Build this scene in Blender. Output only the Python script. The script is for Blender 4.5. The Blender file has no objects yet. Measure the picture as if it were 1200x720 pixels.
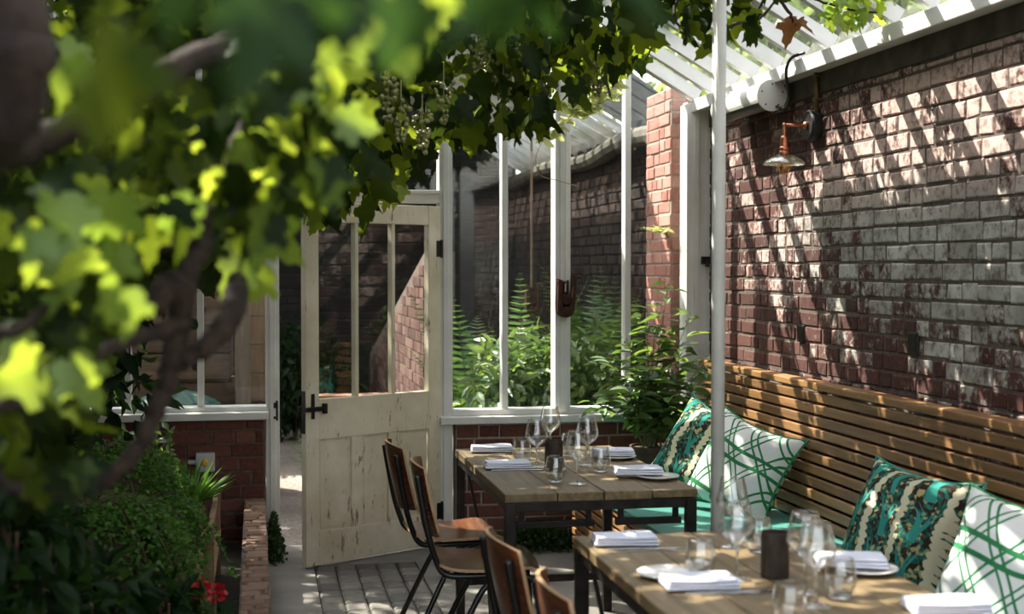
import bpy, math, random
import numpy as np
from mathutils import Vector, Matrix, Euler
PI = math.pi
RS = random.Random(7)
NR = np.random.RandomState(11)
C = bpy.context.scene.collection
sc = bpy.context.scene

# ------------------------------------------------------------------ camera numbers
CAM = Vector((0.0, 0.0, 1.55)); YAW = math.radians(10.6); PITCH = math.atan(45/1600); F = 1600.0
FWD = Vector((math.sin(YAW)*math.cos(PITCH), math.cos(YAW)*math.cos(PITCH), -math.sin(PITCH)))
RIGHT = Vector((math.cos(YAW), -math.sin(YAW), 0)); UP = RIGHT.cross(FWD)
def at(px, py, d):
    """point in the room seen at photo pixel px, py, d metres in front of the lens"""
    return CAM + FWD*d + RIGHT*((px-600)/F*d) + UP*((360-py)/F*d)

# ------------------------------------------------------------------ mesh builder
class MB:
    def __init__(s): s.v = []; s.f = []; s.m = []; s.r = []; s.cm = 0; s.cr = 0.5
    def add(s, vs, fs):
        o = len(s.v)
        s.v += [tuple(p) for p in vs]; s.r += [s.cr]*len(vs)
        for f in fs: s.f.append(tuple(i+o for i in f)); s.m.append(s.cm)
    def box(s, x0, x1, y0, y1, z0, z1, M=None):
        vs = [Vector((x, y, z)) for x in (x0, x1) for y in (y0, y1) for z in (z0, z1)]
        if M is not None: vs = [M @ v for v in vs]
        s.add(vs, [(0,1,3,2),(4,6,7,5),(0,4,5,1),(2,3,7,6),(0,2,6,4),(1,5,7,3)])
    def beam(s, a, b, w, h, up=Vector((0,0,1))):
        a = Vector(a); b = Vector(b); d = (b-a); L = d.length; d.normalize()
        x = d.cross(up)
        if x.length < 1e-5: x = d.cross(Vector((1,0,0)))
        x.normalize(); u = x.cross(d)
        M = Matrix.Translation(a) @ Matrix((x, d, u)).transposed().to_4x4()
        s.box(-w/2, w/2, 0, L, -h/2, h/2, M)
    def tube(s, pts, r, n=8, cap=True, M=None):
        pts = [Vector(p) for p in pts]
        if M is not None: pts = [M @ p for p in pts]
        k = len(pts); rr = r if isinstance(r, (list, tuple)) else [r]*k
        vs = []; prev = None
        for i, p in enumerate(pts):
            t = (pts[min(i+1, k-1)] - pts[max(i-1, 0)]).normalized()
            if prev is None:
                x = t.orthogonal().normalized()
            else:
                x = prev - t*prev.dot(t)
                x = x.normalized() if x.length > 1e-6 else t.orthogonal().normalized()
            prev = x; y = t.cross(x)
            for j in range(n):
                a = 2*PI*j/n; vs.append(p + (x*math.cos(a) + y*math.sin(a))*rr[i])
        fs = [(i*n+j, i*n+(j+1) % n, (i+1)*n+(j+1) % n, (i+1)*n+j) for i in range(k-1) for j in range(n)]
        if cap: fs += [tuple(range(n-1, -1, -1)), tuple(range((k-1)*n, k*n))]
        s.add(vs, fs)
    def lathe(s, prof, n=24, M=None, cap=False):
        k = len(prof); vs = []
        for r, z in prof:
            for j in range(n):
                a = 2*PI*j/n; v = Vector((r*math.cos(a), r*math.sin(a), z)); vs.append(M @ v if M is not None else v)
        fs = [(i*n+j, i*n+(j+1) % n, (i+1)*n+(j+1) % n, (i+1)*n+j) for i in range(k-1) for j in range(n)]
        if cap: fs += [tuple(range(n-1, -1, -1)), tuple(range((k-1)*n, k*n))]
        s.add(vs, fs)
    def prism(s, outline, axis_a, axis_b, axis_n, o, t):
        o = Vector(o); a = Vector(axis_a); b = Vector(axis_b); nn = Vector(axis_n); k = len(outline)
        vs = [o + a*u + b*v for u, v in outline] + [o + a*u + b*v + nn*t for u, v in outline]
        s.add(vs, [tuple(range(k-1, -1, -1)), tuple(range(k, 2*k))] + [(i, (i+1) % k, k+(i+1) % k, k+i) for i in range(k)])
    def ball(s, c, r, n=8, m=5):
        c = Vector(c); prof = [(r*math.sin(PI*(i+.02)/(m+.04)), -r*math.cos(PI*(i+.02)/(m+.04))) for i in range(m+1)]
        s.lathe(prof, n, Matrix.Translation(c), True)

def smooth_path(pts, n=6):
    pts = [Vector(p) for p in pts]; out = []
    for i in range(len(pts)-1):
        p0 = pts[max(i-1, 0)]; p1 = pts[i]; p2 = pts[i+1]; p3 = pts[min(i+2, len(pts)-1)]
        for j in range(n):
            t = j/n
            out.append(.5*((2*p1) + (p2-p0)*t + (2*p0-5*p1+4*p2-p3)*t*t + (3*p1-p0-3*p2+p3)*t**3))
    out.append(pts[-1]); return out

def obj(name, mb, mats, parent=None, bevel=0, smooth=False, loc=None, seg=2):
    me = bpy.data.meshes.new(name); me.from_pydata(mb.v, [], mb.f)
    mats = mats if isinstance(mats, (list, tuple)) else [mats]
    for m in mats: me.materials.append(m)
    if len(mats) > 1: me.polygons.foreach_set('material_index', mb.m)
    a = me.attributes.new('rnd', 'FLOAT', 'POINT'); a.data.foreach_set('value', mb.r)
    if smooth: me.polygons.foreach_set('use_smooth', [True]*len(mb.f))
    me.update()
    o = bpy.data.objects.new(name, me); C.objects.link(o)
    if parent is not None: o.parent = parent
    if loc is not None: o.location = loc
    if bevel:
        b = o.modifiers.new('Bevel', 'BEVEL'); b.width = bevel; b.segments = seg; b.limit_method = 'ANGLE'; b.angle_limit = .6
    return o

def tag(o, label, cat, group=None, kind=None):
    o['label'] = label; o['category'] = cat
    if group: o['group'] = group
    if kind: o['kind'] = kind
    return o
def thing(name, label, cat, loc=(0,0,0), rz=0, group=None, kind=None, M=None):
    o = bpy.data.objects.new(name, None); C.objects.link(o)
    if M is not None: o.matrix_world = M
    else: o.location = loc; o.rotation_euler = (0, 0, rz)
    o.empty_display_size = .05
    return tag(o, label, cat, group, kind)
def dup(root, loc=None, rz=None, label=None, group=None, M=None):
    r = root.copy(); C.objects.link(r)
    if M is not None: r.matrix_world = M
    else:
        r.location = loc
        if rz is not None: r.rotation_euler = (0, 0, rz)
    if label: r['label'] = label
    if group: r['group'] = group
    for ch in list(root.children):
        c = ch.copy(); C.objects.link(c); c.parent = r
        for g in list(ch.children):
            d = g.copy(); C.objects.link(d); d.parent = c
    return r

# ------------------------------------------------------------------ leaves in bulk (numpy)
class Leaves:
    """one mesh of many leaves, each a bent copy of a leaf outline"""
    def __init__(s): s.V = []; s.T = []; s.R = []; s.n = 0
    def put(s, tmpl, pos, axis, normal, size, rnd, fold=None):
        tv, tt = tmpl
        pos = np.asarray(pos, float).reshape(-1, 3); k = len(pos)
        a = np.asarray(axis, float).reshape(-1, 3); nn = np.asarray(normal, float).reshape(-1, 3)
        a = a/np.maximum(np.linalg.norm(a, axis=1, keepdims=True), 1e-6)
        b = np.cross(nn, a); b = b/np.maximum(np.linalg.norm(b, axis=1, keepdims=True), 1e-6)
        c = np.cross(a, b)
        sz = np.broadcast_to(np.asarray(size, float), (k,))[:, None, None]
        if fold is None: fold = np.ones(k)
        fold = np.broadcast_to(np.asarray(fold, float), (k,))[:, None, None]
        v = pos[:, None, :] + sz*(tv[None, :, 0:1]*b[:, None, :] + tv[None, :, 1:2]*a[:, None, :] + fold*tv[None, :, 2:3]*c[:, None, :])
        s.V.append(v.reshape(-1, 3))
        idx = (np.arange(k)*len(tv))[:, None, None] + tt[None] + s.n
        s.T.append(idx.reshape(-1, 3)); s.n += k*len(tv)
        s.R.append(np.repeat(np.broadcast_to(np.asarray(rnd, float), (k,)), len(tv)))
    def build(s, name, mat, parent=None):
        V = np.concatenate(s.V); T = np.concatenate(s.T); R = np.concatenate(s.R)
        me = bpy.data.meshes.new(name)
        me.vertices.add(len(V)); me.vertices.foreach_set('co', V.astype(np.float32).ravel())
        me.loops.add(T.size); me.loops.foreach_set('vertex_index', T.astype(np.int32).ravel())
        me.polygons.add(len(T)); me.polygons.foreach_set('loop_start', np.arange(0, T.size, 3, dtype=np.int32))
        me.polygons.foreach_set('loop_total', np.full(len(T), 3, dtype=np.int32))
        at_ = me.attributes.new('rnd', 'FLOAT', 'POINT'); at_.data.foreach_set('value', R.astype(np.float32))
        me.materials.append(mat); me.update(calc_edges=True); me.validate()
        me.polygons.foreach_set('use_smooth', np.ones(len(me.polygons), dtype=bool))
        o = bpy.data.objects.new(name, me); C.objects.link(o)
        if parent is not None: o.parent = parent
        return o

def fan(outline, zf):
    pts = [(0, .42, zf(0, .42))] + [(x, y, zf(x, y)) for x, y in outline]
    n = len(outline)
    return np.array(pts), np.array([(0, 1+i, 1+(i+1) % n) for i in range(n)])
_h = [(0, 0), (.10, -.14), (.30, -.10), (.40, .10), (.33, .20), (.52, .30), (.50, .52), (.30, .50), (.22, .60), (.20, .84), (.08, .90), (0, 1.08)]
GRAPE = fan(_h + [(-x, y) for x, y in reversed(_h[1:-1])], lambda x, y: .35*abs(x)**1.4 - .22*max(y-.3, 0)**1.5)
_o = [(0, 0), (.10, .10), (.20, .32), (.20, .55), (.11, .80), (0, 1.0)]
OVATE = fan(_o + [(-x, y) for x, y in reversed(_o[1:-1])], lambda x, y: .5*abs(x) - .25*y*y)
_r = [(0, 0), (.35, .25), (.45, .55), (.25, .85), (0, .92), (-.25, .85), (-.45, .55), (-.35, .25)]
ROUNDL = fan(_r, lambda x, y: .1*abs(x))
_b = [(0, 0), (.045, .3), (.04, .65), (0, 1.0), (-.04, .65), (-.045, .3)]
BLADE = fan(_b, lambda x, y: -.25*y*y)
_p = [(0, 0), (.075, .08), (.085, .3), (.055, .7), (0, 1.0), (-.055, .7), (-.085, .3), (-.075, .08)]
PINNA = fan(_p, lambda x, y: -.12*y*y + .15*abs(x))

def rand_dirs(n, spread=1.0):
    d = NR.normal(size=(n, 3))*spread; return d
def unit(a): return a/np.maximum(np.linalg.norm(a, axis=-1, keepdims=True), 1e-6)
def in_poly(px, py, poly):
    ins = np.zeros(len(px), bool); n = len(poly)
    for i in range(n):
        x0, y0 = poly[i]; x1, y1 = poly[(i+1) % n]
        if y0 == y1: continue
        c = ((y0 > py) != (y1 > py)) & (px < (x1-x0)*(py-y0)/(y1-y0)+x0)
        ins ^= c
    return ins
_cam = np.array(CAM); _f = np.array(FWD); _rt = np.array(RIGHT); _up = np.array(UP)
def cloud(poly, d0, d1, n, bias=1.0):
    """n points in the wedge of space behind an outline, between d0 and d1 metres off"""
    xs = [p[0] for p in poly]; ys = [p[1] for p in poly]; out = []
    got = 0
    while got < n:
        px = NR.uniform(min(xs), max(xs), n*2); py = NR.uniform(min(ys), max(ys), n*2)
        k = in_poly(px, py, poly); px = px[k]; py = py[k]
        d = d0 + (d1-d0)*NR.uniform(size=len(px))**bias
        out.append(_cam + _f*d[:, None] + _rt*((px-600)/F*d)[:, None] + _up*((360-py)/F*d)[:, None]); got += len(px)
    return np.concatenate(out)[:n]
def hang(n, out=.9):
    """leaf axes that hang down and normals that face outward and up"""
    ax = np.stack([NR.normal(0, .55, n), NR.normal(0, .55, n), -np.abs(NR.normal(.8, .4, n))], 1)
    nm = np.stack([NR.normal(-.15, out, n), NR.normal(-.35, out, n), np.abs(NR.normal(.5, .4, n))], 1)
    return ax, nm
# ------------------------------------------------------------------ materials
class NM:
    def __init__(s, name):
        s.mat = bpy.data.materials.new(name); s.mat.use_nodes = True
        s.t = s.mat.node_tree; s.t.nodes.clear(); s.out = s.t.nodes.new('ShaderNodeOutputMaterial')
    def n(s, typ, ins=None, **kw):
        nd = s.t.nodes.new('ShaderNode'+typ)
        for k, v in kw.items(): setattr(nd, k, v)
        for k, v in (ins or {}).items(): s.set(nd, k, v)
        return nd
    def set(s, nd, k, v):
        sock = nd.inputs[k]
        if isinstance(v, bpy.types.NodeSocket): s.t.links.new(v, sock)
        elif hasattr(sock.default_value, '__len__') and isinstance(v, (tuple, list)) and len(v) == 3 and len(sock.default_value) == 4: sock.default_value = (*v, 1)
        else: sock.default_value = v
    def coord(s, which='Object', scale=(1,1,1), rot=(0,0,0)):
        tc = s.n('TexCoord')
        return s.n('Mapping', {'Vector': tc.outputs[which], 'Scale': scale, 'Rotation': rot}).outputs[0]
    def noise(s, vec, scale, detail=4, rough=.55, dist=0):
        return s.n('TexNoise', {'Vector': vec, 'Scale': scale, 'Detail': detail, 'Roughness': rough, 'Distortion': dist}).outputs[0]
    def ramp(s, fac, stops, interp='LINEAR'):
        r = s.n('ValToRGB', {'Fac': fac}); e = r.color_ramp.elements; r.color_ramp.interpolation = interp
        while len(e) < len(stops): e.new(.5)
        for i, (p, c) in enumerate(stops):
            e[i].position = p; e[i].color = (c, c, c, 1) if isinstance(c, (int, float)) else (*c, 1)
        return r.outputs[0]
    def mix(s, fac, a, b, mode='MIX'):
        m = s.n('Mix', data_type='RGBA', blend_type=mode)
        for i, v in ((0, fac), (6, a), (7, b)):
            sk = m.inputs[i]
            if isinstance(v, bpy.types.NodeSocket): s.t.links.new(v, sk)
            elif i == 0: sk.default_value = v
            else: sk.default_value = (*v, 1)
        return m.outputs[2]
    def math(s, op, a, b=0.0, c=None):
        m = s.n('Math', operation=op)
        for i, v in enumerate((a, b) if c is None else (a, b, c)):
            if isinstance(v, bpy.types.NodeSocket): s.t.links.new(v, m.inputs[i])
            else: m.inputs[i].default_value = v
        return m.outputs[0]
    def attr(s, name='rnd'): return s.n('Attribute', attribute_name=name).outputs['Fac']
    def sep(s, vec): return s.n('SeparateXYZ', {'Vector': vec}).outputs
    def bump(s, h, strength=.3, dist=.01): return s.n('Bump', {'Height': h, 'Strength': strength, 'Distance': dist}).outputs[0]
    def pr(s, color, rough=.6, metal=0, bump=None, spec=.5, **kw):
        p = s.n('BsdfPrincipled', {'Base Color': color, 'Roughness': rough, 'Metallic': metal, 'Specular IOR Level': spec})
        for k, v in kw.items(): s.set(p, k.replace('_', ' '), v)
        if bump is not None: s.t.links.new(bump, p.inputs['Normal'])
        s.t.links.new(p.outputs[0], s.out.inputs[0]); return s.mat
    def surf(s, sh): s.t.links.new(sh, s.out.inputs[0]); return s.mat

def mottled(name, a, b, scale=6, rough=.6, bump=.2, dist=.004, metal=0, spec=.4, stretch=(1,1,1), contrast=.2, detail=6):
    m = NM(name); v = m.coord('Object', stretch)
    f = m.noise(v, scale, detail); c = m.ramp(f, [(.5-contrast, a), (.5+contrast, b)])
    return m.pr(c, rough, metal, m.bump(m.noise(v, scale*4, 5), bump, dist), spec)

def wood(name, dark, mid, light, axis='X', scale=1.0, rough=.5, spec=.35, bump=.25, stain=.35):
    m = NM(name); st = {'X': (1.2, 18, 18), 'Y': (18, 1.2, 18), 'Z': (18, 18, 1.2)}[axis]
    v = m.coord('Object', tuple(k*scale for k in st)); g = m.noise(v, 2.2, 8, .65, .4)
    c = m.ramp(g, [(.25, dark), (.5, mid), (.78, light)])
    r = m.attr(); c = m.mix(1.0, c, m.ramp(r, [(0, .62), (1, 1.22)]), 'MULTIPLY')
    blot = m.noise(m.coord('Object'), 5*scale, 5); c = m.mix(m.ramp(blot, [(.5, 0.0), (.75, stain)]), c, tuple(k*.35 for k in dark))
    return m.pr(c, rough, 0, m.bump(g, bump, .003), spec)

def leafmat(name, d, l, tr, trans=.45, gloss=.05):
    m = NM(name); r = m.attr()
    n = m.noise(m.coord('Object'), 9, 3)
    k = m.math('ADD', m.math('MULTIPLY', r, .75), m.math('MULTIPLY', n, .25))
    c = m.ramp(k, [(.05, d), (.95, l)])
    t = m.mix(.5, c, tr, 'MIX')
    t = m.mix(m.ramp(k, [(.42, .04), (.92, .9)]), c, tr)
    df = m.n('BsdfDiffuse', {'Color': c}); tl = m.n('BsdfTranslucent', {'Color': t})
    mx = m.n('MixShader', {0: trans, 1: df.outputs[0], 2: tl.outputs[0]})
    gl = m.n('BsdfGlossy', {'Color': (.8, .85, .8), 'Roughness': .42})
    m2 = m.n('MixShader', {0: gloss, 1: mx.outputs[0], 2: gl.outputs[0]})
    return m.surf(m2.outputs[0])

def sheet_glass(name, tint=(.95, .97, .96), dust=.03, boost=1.0):
    m = NM(name)
    fc = m.n('LayerWeight', {'Blend': .5}).outputs['Facing']
    fr = m.math('ADD', .03*boost, m.math('MULTIPLY', m.math('POWER', fc, 5.0), .9))
    tr = m.n('BsdfTransparent', {'Color': tint}); gl = m.n('BsdfGlossy', {'Color': (1, 1, 1), 'Roughness': .02})
    a = m.n('MixShader', {0: fr, 1: tr.outputs[0], 2: gl.outputs[0]})
    sp = m.noise(m.coord('Object'), 60, 4, .7)
    d = m.math('MULTIPLY', m.ramp(sp, [(.62, 0.0), (.72, 1.0)]), dust*5); d = m.math('ADD', d, dust*.35)
    df = m.n('BsdfDiffuse', {'Color': (.6, .6, .56)})
    b = m.n('MixShader', {0: d, 1: a.outputs[0], 2: df.outputs[0]})
    return m.surf(b.outputs[0])

def table_glass(name):
    m = NM(name)
    lw = m.n('LayerWeight', {'Blend': .4}); e = m.math('POWER', lw.outputs['Facing'], 1.7)
    f = m.math('ADD', m.math('MULTIPLY', e, .88), .085)
    tr = m.n('BsdfTransparent', {'Color': (.97, .975, .97)}); gl = m.n('BsdfGlossy', {'Color': (.95, .96, .97), 'Roughness': .03})
    return m.surf(m.n('MixShader', {0: f, 1: tr.outputs[0], 2: gl.outputs[0]}).outputs[0])

def brick(name, dark, mid, light, paint=None, soot=0):
    """brick faces; the rnd attribute tells one brick from the next"""
    m = NM(name); v = m.coord('Object'); r = m.attr()
    c = m.ramp(r, [(0, dark), (.5, mid), (1, light)])
    n1 = m.noise(v, 38, 8, .65); c = m.mix(.35, c, m.ramp(n1, [(.3, tuple(k*.5 for k in dark)), (.7, light)]))
    if paint:
        z = m.sep(v)[2]
        cov = m.ramp(m.math('MULTIPLY', z, 1/2.6), paint)
        fl = m.math('ADD', m.math('MULTIPLY', m.noise(v, 11, 9, .7), .5), m.math('MULTIPLY', m.noise(v, 34, 8, .7), .5)); big = m.noise(v, 2.1, 4)
        t = m.math('ADD', m.math('ADD', m.math('MULTIPLY', fl, .85), m.math('MULTIPLY', r, .13)), m.math('MULTIPLY', big, .34))
        t = m.math('ADD', t, m.ramp(m.math('MULTIPLY', m.sep(v)[1], .1), [(.34, .25), (.47, .185), (.56, .15), (.62, .095), (.66, .03)]))
        t = m.math('ADD', t, m.math('SUBTRACT', cov, .048))
        mask = m.ramp(m.math('MULTIPLY', t, .5), [(.525, 0.0), (.565, 1.0)])
        pale = m.mix(m.ramp(m.noise(v, 7, 6), [(.35, 0.0), (.65, 1.0)]), (.51, .50, .45), (.33, .32, .28))
        pale = m.mix(1.0, pale, m.ramp(m.math('FRACT', m.math('MULTIPLY', r, 7.3)), [(0, .70), (1, 1.12)]), 'MULTIPLY')
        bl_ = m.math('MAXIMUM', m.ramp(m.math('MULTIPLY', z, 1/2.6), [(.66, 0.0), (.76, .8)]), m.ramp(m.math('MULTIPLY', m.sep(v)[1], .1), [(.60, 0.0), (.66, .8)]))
        sun_blush = m.mix(bl_, pale, (.58, .40, .35))  # paint made pinker where the sun reaches, top and glazed corner
        c = m.mix(mask, c, sun_blush)
        c = m.mix(m.ramp(m.noise(v, 26, 6, .7), [(.48, 0.0), (.66, .75)]), c, (.085, .058, .050))
    bp = m.bump(m.noise(v, 55, 6), .45, .004)
    return m.pr(c, .85, 0, bp, .2)

M = {}
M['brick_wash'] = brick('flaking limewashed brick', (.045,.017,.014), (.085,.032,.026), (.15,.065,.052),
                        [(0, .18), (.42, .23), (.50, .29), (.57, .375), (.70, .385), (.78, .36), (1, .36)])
M['brick_red'] = brick('old red brick', (.075,.026,.020), (.125,.043,.033), (.20,.085,.064))
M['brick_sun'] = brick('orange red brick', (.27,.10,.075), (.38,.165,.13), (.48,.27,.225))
M['brick_wing'] = brick('weathered dark red brick', (.045,.018,.014), (.085,.034,.027), (.19,.12,.10))
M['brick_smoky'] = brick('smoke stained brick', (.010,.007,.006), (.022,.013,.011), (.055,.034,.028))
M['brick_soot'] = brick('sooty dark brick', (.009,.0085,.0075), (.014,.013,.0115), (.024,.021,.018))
M['brick_tan'] = brick('worn tan brick', (.12,.068,.044), (.21,.12,.08), (.29,.185,.13))
M['mortar_dark'] = mottled('dark mortar', (.06,.045,.038), (.15,.115,.092), 30, .95)
M['mortar_pale'] = mottled('pale mortar', (.22,.19,.15), (.38,.33,.27), 30, .95)
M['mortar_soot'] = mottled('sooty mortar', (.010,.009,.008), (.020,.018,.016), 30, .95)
M['cement_dark'] = mottled('grimy cement band', (.035,.03,.022), (.13,.11,.08), 7, .9)
M['white'] = mottled('white gloss paint', (.56,.55,.515), (.69,.68,.645), 5, .42, .08, .002, 0, .45)
M['pole_white'] = mottled('aged white pole paint', (.50,.49,.44), (.62,.61,.56), 8, .5, .1)
def cream():
    m = NM('flaking cream paint'); v = m.coord('Object')
    base = m.mix(m.ramp(m.noise(v, 5, 6), [(.35, 0.0), (.65, 1.0)]), (.60,.53,.39), (.70,.64,.50))
    vs = m.noise(m.coord('Object', (9, 9, 2)), 3.5, 9, .7); z = m.sep(v)[2]
    low = m.ramp(z, [(0, .05), (.5, .02), (.9, .01), (1, -.02)])
    ch = m.ramp(m.math('ADD', vs, low), [(.62, 0.0), (.655, 1.0)])
    c = m.mix(ch, base, (.19,.125,.075))
    gr = m.ramp(m.noise(v, 2.3, 5), [(.40, 0.0), (.75, .65)]); c = m.mix(gr, c, (.34,.275,.165))
    cr = m.noise(m.coord('Object', (60, 60, 4)), 2.0, 6, .6); c = m.mix(m.ramp(cr, [(.64, 0.0), (.7, .55)]), c, (.25,.19,.11))
    return m.pr(c, .6, 0, m.bump(m.math('SUBTRACT', m.noise(v, 40, 5), ch), .25, .003), .3)
M['cream'] = cream()
M['concrete'] = mottled('worn concrete', (.12,.108,.094), (.22,.20,.175), 3.2, .85, .35, .004, detail=10)
M['sett'] = NM('grey stable paving')
def sett():
    m = NM('grey stable paving brick'); v = m.coord('Object'); r = m.attr()
    c = m.ramp(r, [(0, (.075,.068,.06)), (.6, (.135,.122,.105)), (1, (.19,.17,.145))])
    c = m.mix(m.ramp(m.noise(v, 14, 8), [(.45, 0.0), (.75, .6)]), c, (.06,.055,.048))
    return m.pr(c, .62, 0, m.bump(m.noise(v, 40, 6), .4, .004), .4)
M['sett'] = sett()
M['grout'] = mottled('dark soil joints', (.03,.026,.02), (.07,.058,.045), 20, .95)
def gravel():
    m = NM('pale gravel'); v = m.coord('Object')
    vo = m.n('TexVoronoi', {'Vector': v, 'Scale': 55.0}); 
    c = m.mix(.5, m.ramp(vo.outputs['Color'], [(.1, (.10,.083,.07)), (.9, (.30,.26,.22))]), m.ramp(m.noise(v, 1.5, 5), [(.3, (.10,.088,.075)), (.7, (.27,.235,.205))]))
    return m.pr(c, .9, 0, m.bump(vo.outputs['Distance'], .9, .012), .2)
M['gravel'] = gravel()
M['soil'] = mottled('damp soil', (.016,.012,.008), (.05,.037,.024), 24, .95, .8, .02)
M['table_wood'] = wood('weathered table plank', (.068,.045,.020), (.165,.115,.056), (.27,.20,.112), 'Y', 1.0, .5, .35)
M['bench_wood'] = wood('oiled bench slat', (.15,.070,.023), (.27,.138,.054), (.39,.225,.10), 'Y', 1.0, .42, .45, .12, .2)
M['chair_wood'] = wood('varnished chair plywood', (.060,.018,.008), (.13,.044,.018), (.22,.085,.036), 'Y', 1.4, .27, .6, .06, .3)
M['chair_edge'] = wood('pale plywood edge', (.30,.17,.08), (.42,.26,.13), (.5,.34,.19), 'Y', 1.0, .5)
M['frame_dark'] = mottled('dark painted iron', (.012,.011,.010), (.035,.030,.026), 18, .45, .2, .002, .6)
M['tube'] = mottled('dark lacquered steel tube', (.020,.022,.020), (.045,.045,.040), 12, .28, .05, .001, .7, .6)
M['teal'] = mottled('green painted seat board', (.045,.175,.140), (.070,.235,.190), 5, .45, .1)
M['rust'] = mottled('rusty iron', (.022,.009,.006), (.085,.030,.016), 22, .75, .6, .003, .35)
M['iron'] = mottled('black iron', (.008,.008,.008), (.022,.02,.018), 20, .5, .3, .002, .5)
M['copper'] = mottled('copper', (.42,.14,.07), (.68,.28,.16), 14, .32, .05, .001, .9)
M['bronze'] = mottled('old brass pipe', (.12,.085,.035), (.24,.17,.07), 16, .45, .1, .001, .6)
M['black'] = mottled('black plastic', (.010,.010,.010), (.02,.02,.02), 10, .45, .02)
M['heater_white'] = mottled('white enamelled metal', (.60,.59,.55), (.70,.69,.65), 6, .4, .03)
M['heater_dark'] = mottled('dark heater reflector', (.06,.065,.05), (.12,.12,.10), 9, .35, .05, .001, .5)
M['napkin'] = mottled('white linen', (.62,.635,.73), (.72,.735,.82), 120, .9, .25, .001, 0, .1)
M['plate'] = mottled('white glazed plate', (.72,.71,.68), (.80,.79,.76), 6, .15, .0)
M['steel'] = mottled('table steel', (.45,.45,.44), (.6,.6,.58), 10, .22, .02, .001, 1)
M['holder'] = mottled('dark bark holder', (.010,.008,.006), (.055,.036,.022), 40, .6, .8, .004, stretch=(1,1,.35))
M['terracotta'] = mottled('terracotta', (.22,.085,.045), (.38,.17,.10), 8, .85, .2)
M['dark_pot'] = mottled('dark clay pot', (.05,.03,.02), (.12,.075,.05), 8, .85, .2)
M['grey_wood'] = wood('weathered crate board', (.075,.045,.03), (.14,.09,.062), (.22,.155,.11), 'X', .8, .75, .2)
M['post_wood'] = wood('greyed timber post', (.09,.065,.045), (.17,.125,.085), (.27,.20,.14), 'Z', .8, .75, .2)
M['stag_wood'] = wood('staging timber', (.12,.07,.035), (.22,.135,.07), (.32,.21,.12), 'Z', .9, .7, .2)
M['bin_green'] = mottled('green plastic', (.010,.050,.037), (.018,.075,.056), 5, .6, .05)
M['box_grey'] = mottled('grey plastic box', (.42,.43,.42), (.5,.51,.5), 8, .5, .02)
M['yellow'] = mottled('yellow knob', (.65,.36,.03), (.75,.45,.05), 8, .4, .0)
M['cable'] = M['black']
M['slate_dark'] = mottled('dark slate', (.025,.03,.03), (.06,.068,.066), 9, .7, .2)
M['slate'] = mottled('yellow green painted plank', (.09,.095,.03), (.17,.17,.06), 6, .7, .2, stretch=(1,6,6))
M['bark'] = mottled('vine bark', (.015,.009,.006), (.058,.037,.025), 26, .9, 1.0, .012, stretch=(1,1,.5))
M['stem'] = mottled('green stem', (.05,.07,.02), (.13,.16,.05), 20, .6, .1)
M['stem_brown'] = mottled('woody stem', (.05,.03,.015), (.14,.09,.05), 20, .7, .2)
M['cane'] = mottled('bamboo cane', (.22,.12,.05), (.36,.22,.10), 12, .5, .1)
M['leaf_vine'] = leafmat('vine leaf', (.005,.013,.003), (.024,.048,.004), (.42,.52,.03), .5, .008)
M['leaf_bright'] = leafmat('sunny vine leaf', (.05,.12,.015), (.17,.27,.03), (.55,.64,.05), .58, .04)  # brightness put into the colour, for vine leaves the sun catches
M['leaf_dark'] = leafmat('deep green leaf', (.006,.016,.005), (.022,.052,.011), (.12,.25,.03), .35, .01)
M['leaf_fern'] = leafmat('fern frond', (.035,.085,.018), (.11,.22,.045), (.30,.46,.08), .42, .05)
M['leaf_maiden'] = leafmat('maidenhair leaflet', (.026,.085,.013), (.10,.22,.03), (.25,.46,.04), .45, .02)
M['leaf_shrub'] = leafmat('glossy shrub leaf', (.040,.085,.020), (.13,.22,.045), (.36,.52,.07), .38, .10)
M['leaf_tree'] = leafmat('tree leaf', (.10,.16,.035), (.24,.32,.08), (.45,.55,.12), .5, .03)
M['leaf_pale'] = leafmat('pale climber leaf', (.30,.34,.09), (.55,.58,.22), (.75,.78,.30), .45, .03)
M['leaf_brown'] = leafmat('withered leaf', (.10,.035,.012), (.24,.10,.03), (.45,.20,.05), .45, .02)
M['moss'] = leafmat('creeping moss leaf', (.015,.035,.010), (.04,.085,.02), (.10,.2,.03), .3, .02)
M['grape'] = mottled('unripe grape', (.10,.11,.03), (.22,.22,.07), 30, .35, .05)
M['blossom'] = leafmat('red petal', (.35,.006,.010), (.65,.02,.03), (.7,.03,.03), .4, .03)
M['glass'] = sheet_glass('window glass', (.93,.95,.94), .012, 1.0)
def whitewash():
    m = NM('limewashed roof glass'); d = m.n('BsdfDiffuse', {'Color': (.62,.62,.60)}); t = m.n('BsdfTranslucent', {'Color': (.5,.5,.49)})
    return m.surf(m.n('MixShader', {0: .5, 1: d.outputs[0], 2: t.outputs[0]}).outputs[0])
M['whitewash'] = whitewash()
M['roof_glass'] = sheet_glass('roof glass', (.93,.95,.95), .05, 1.0)
M['goblet'] = table_glass('table glass')
def solid_glass():
    m = NM('thick glass base'); g = m.n('BsdfGlass', {'Color': (.96,.97,.97), 'Roughness': .0, 'IOR': 1.45})
    return m.surf(g.outputs[0])
M['glass_base'] = solid_glass()
def bulb():
    m = NM('amber bulb glass'); t = m.n('BsdfTransparent', {'Color': (.95,.72,.38)}); g = m.n('BsdfGlossy', {'Color': (1,.9,.75), 'Roughness': .03})
    return m.surf(m.n('MixShader', {0: .18, 1: t.outputs[0], 2: g.outputs[0]}).outputs[0])
M['bulb'] = bulb()
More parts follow.
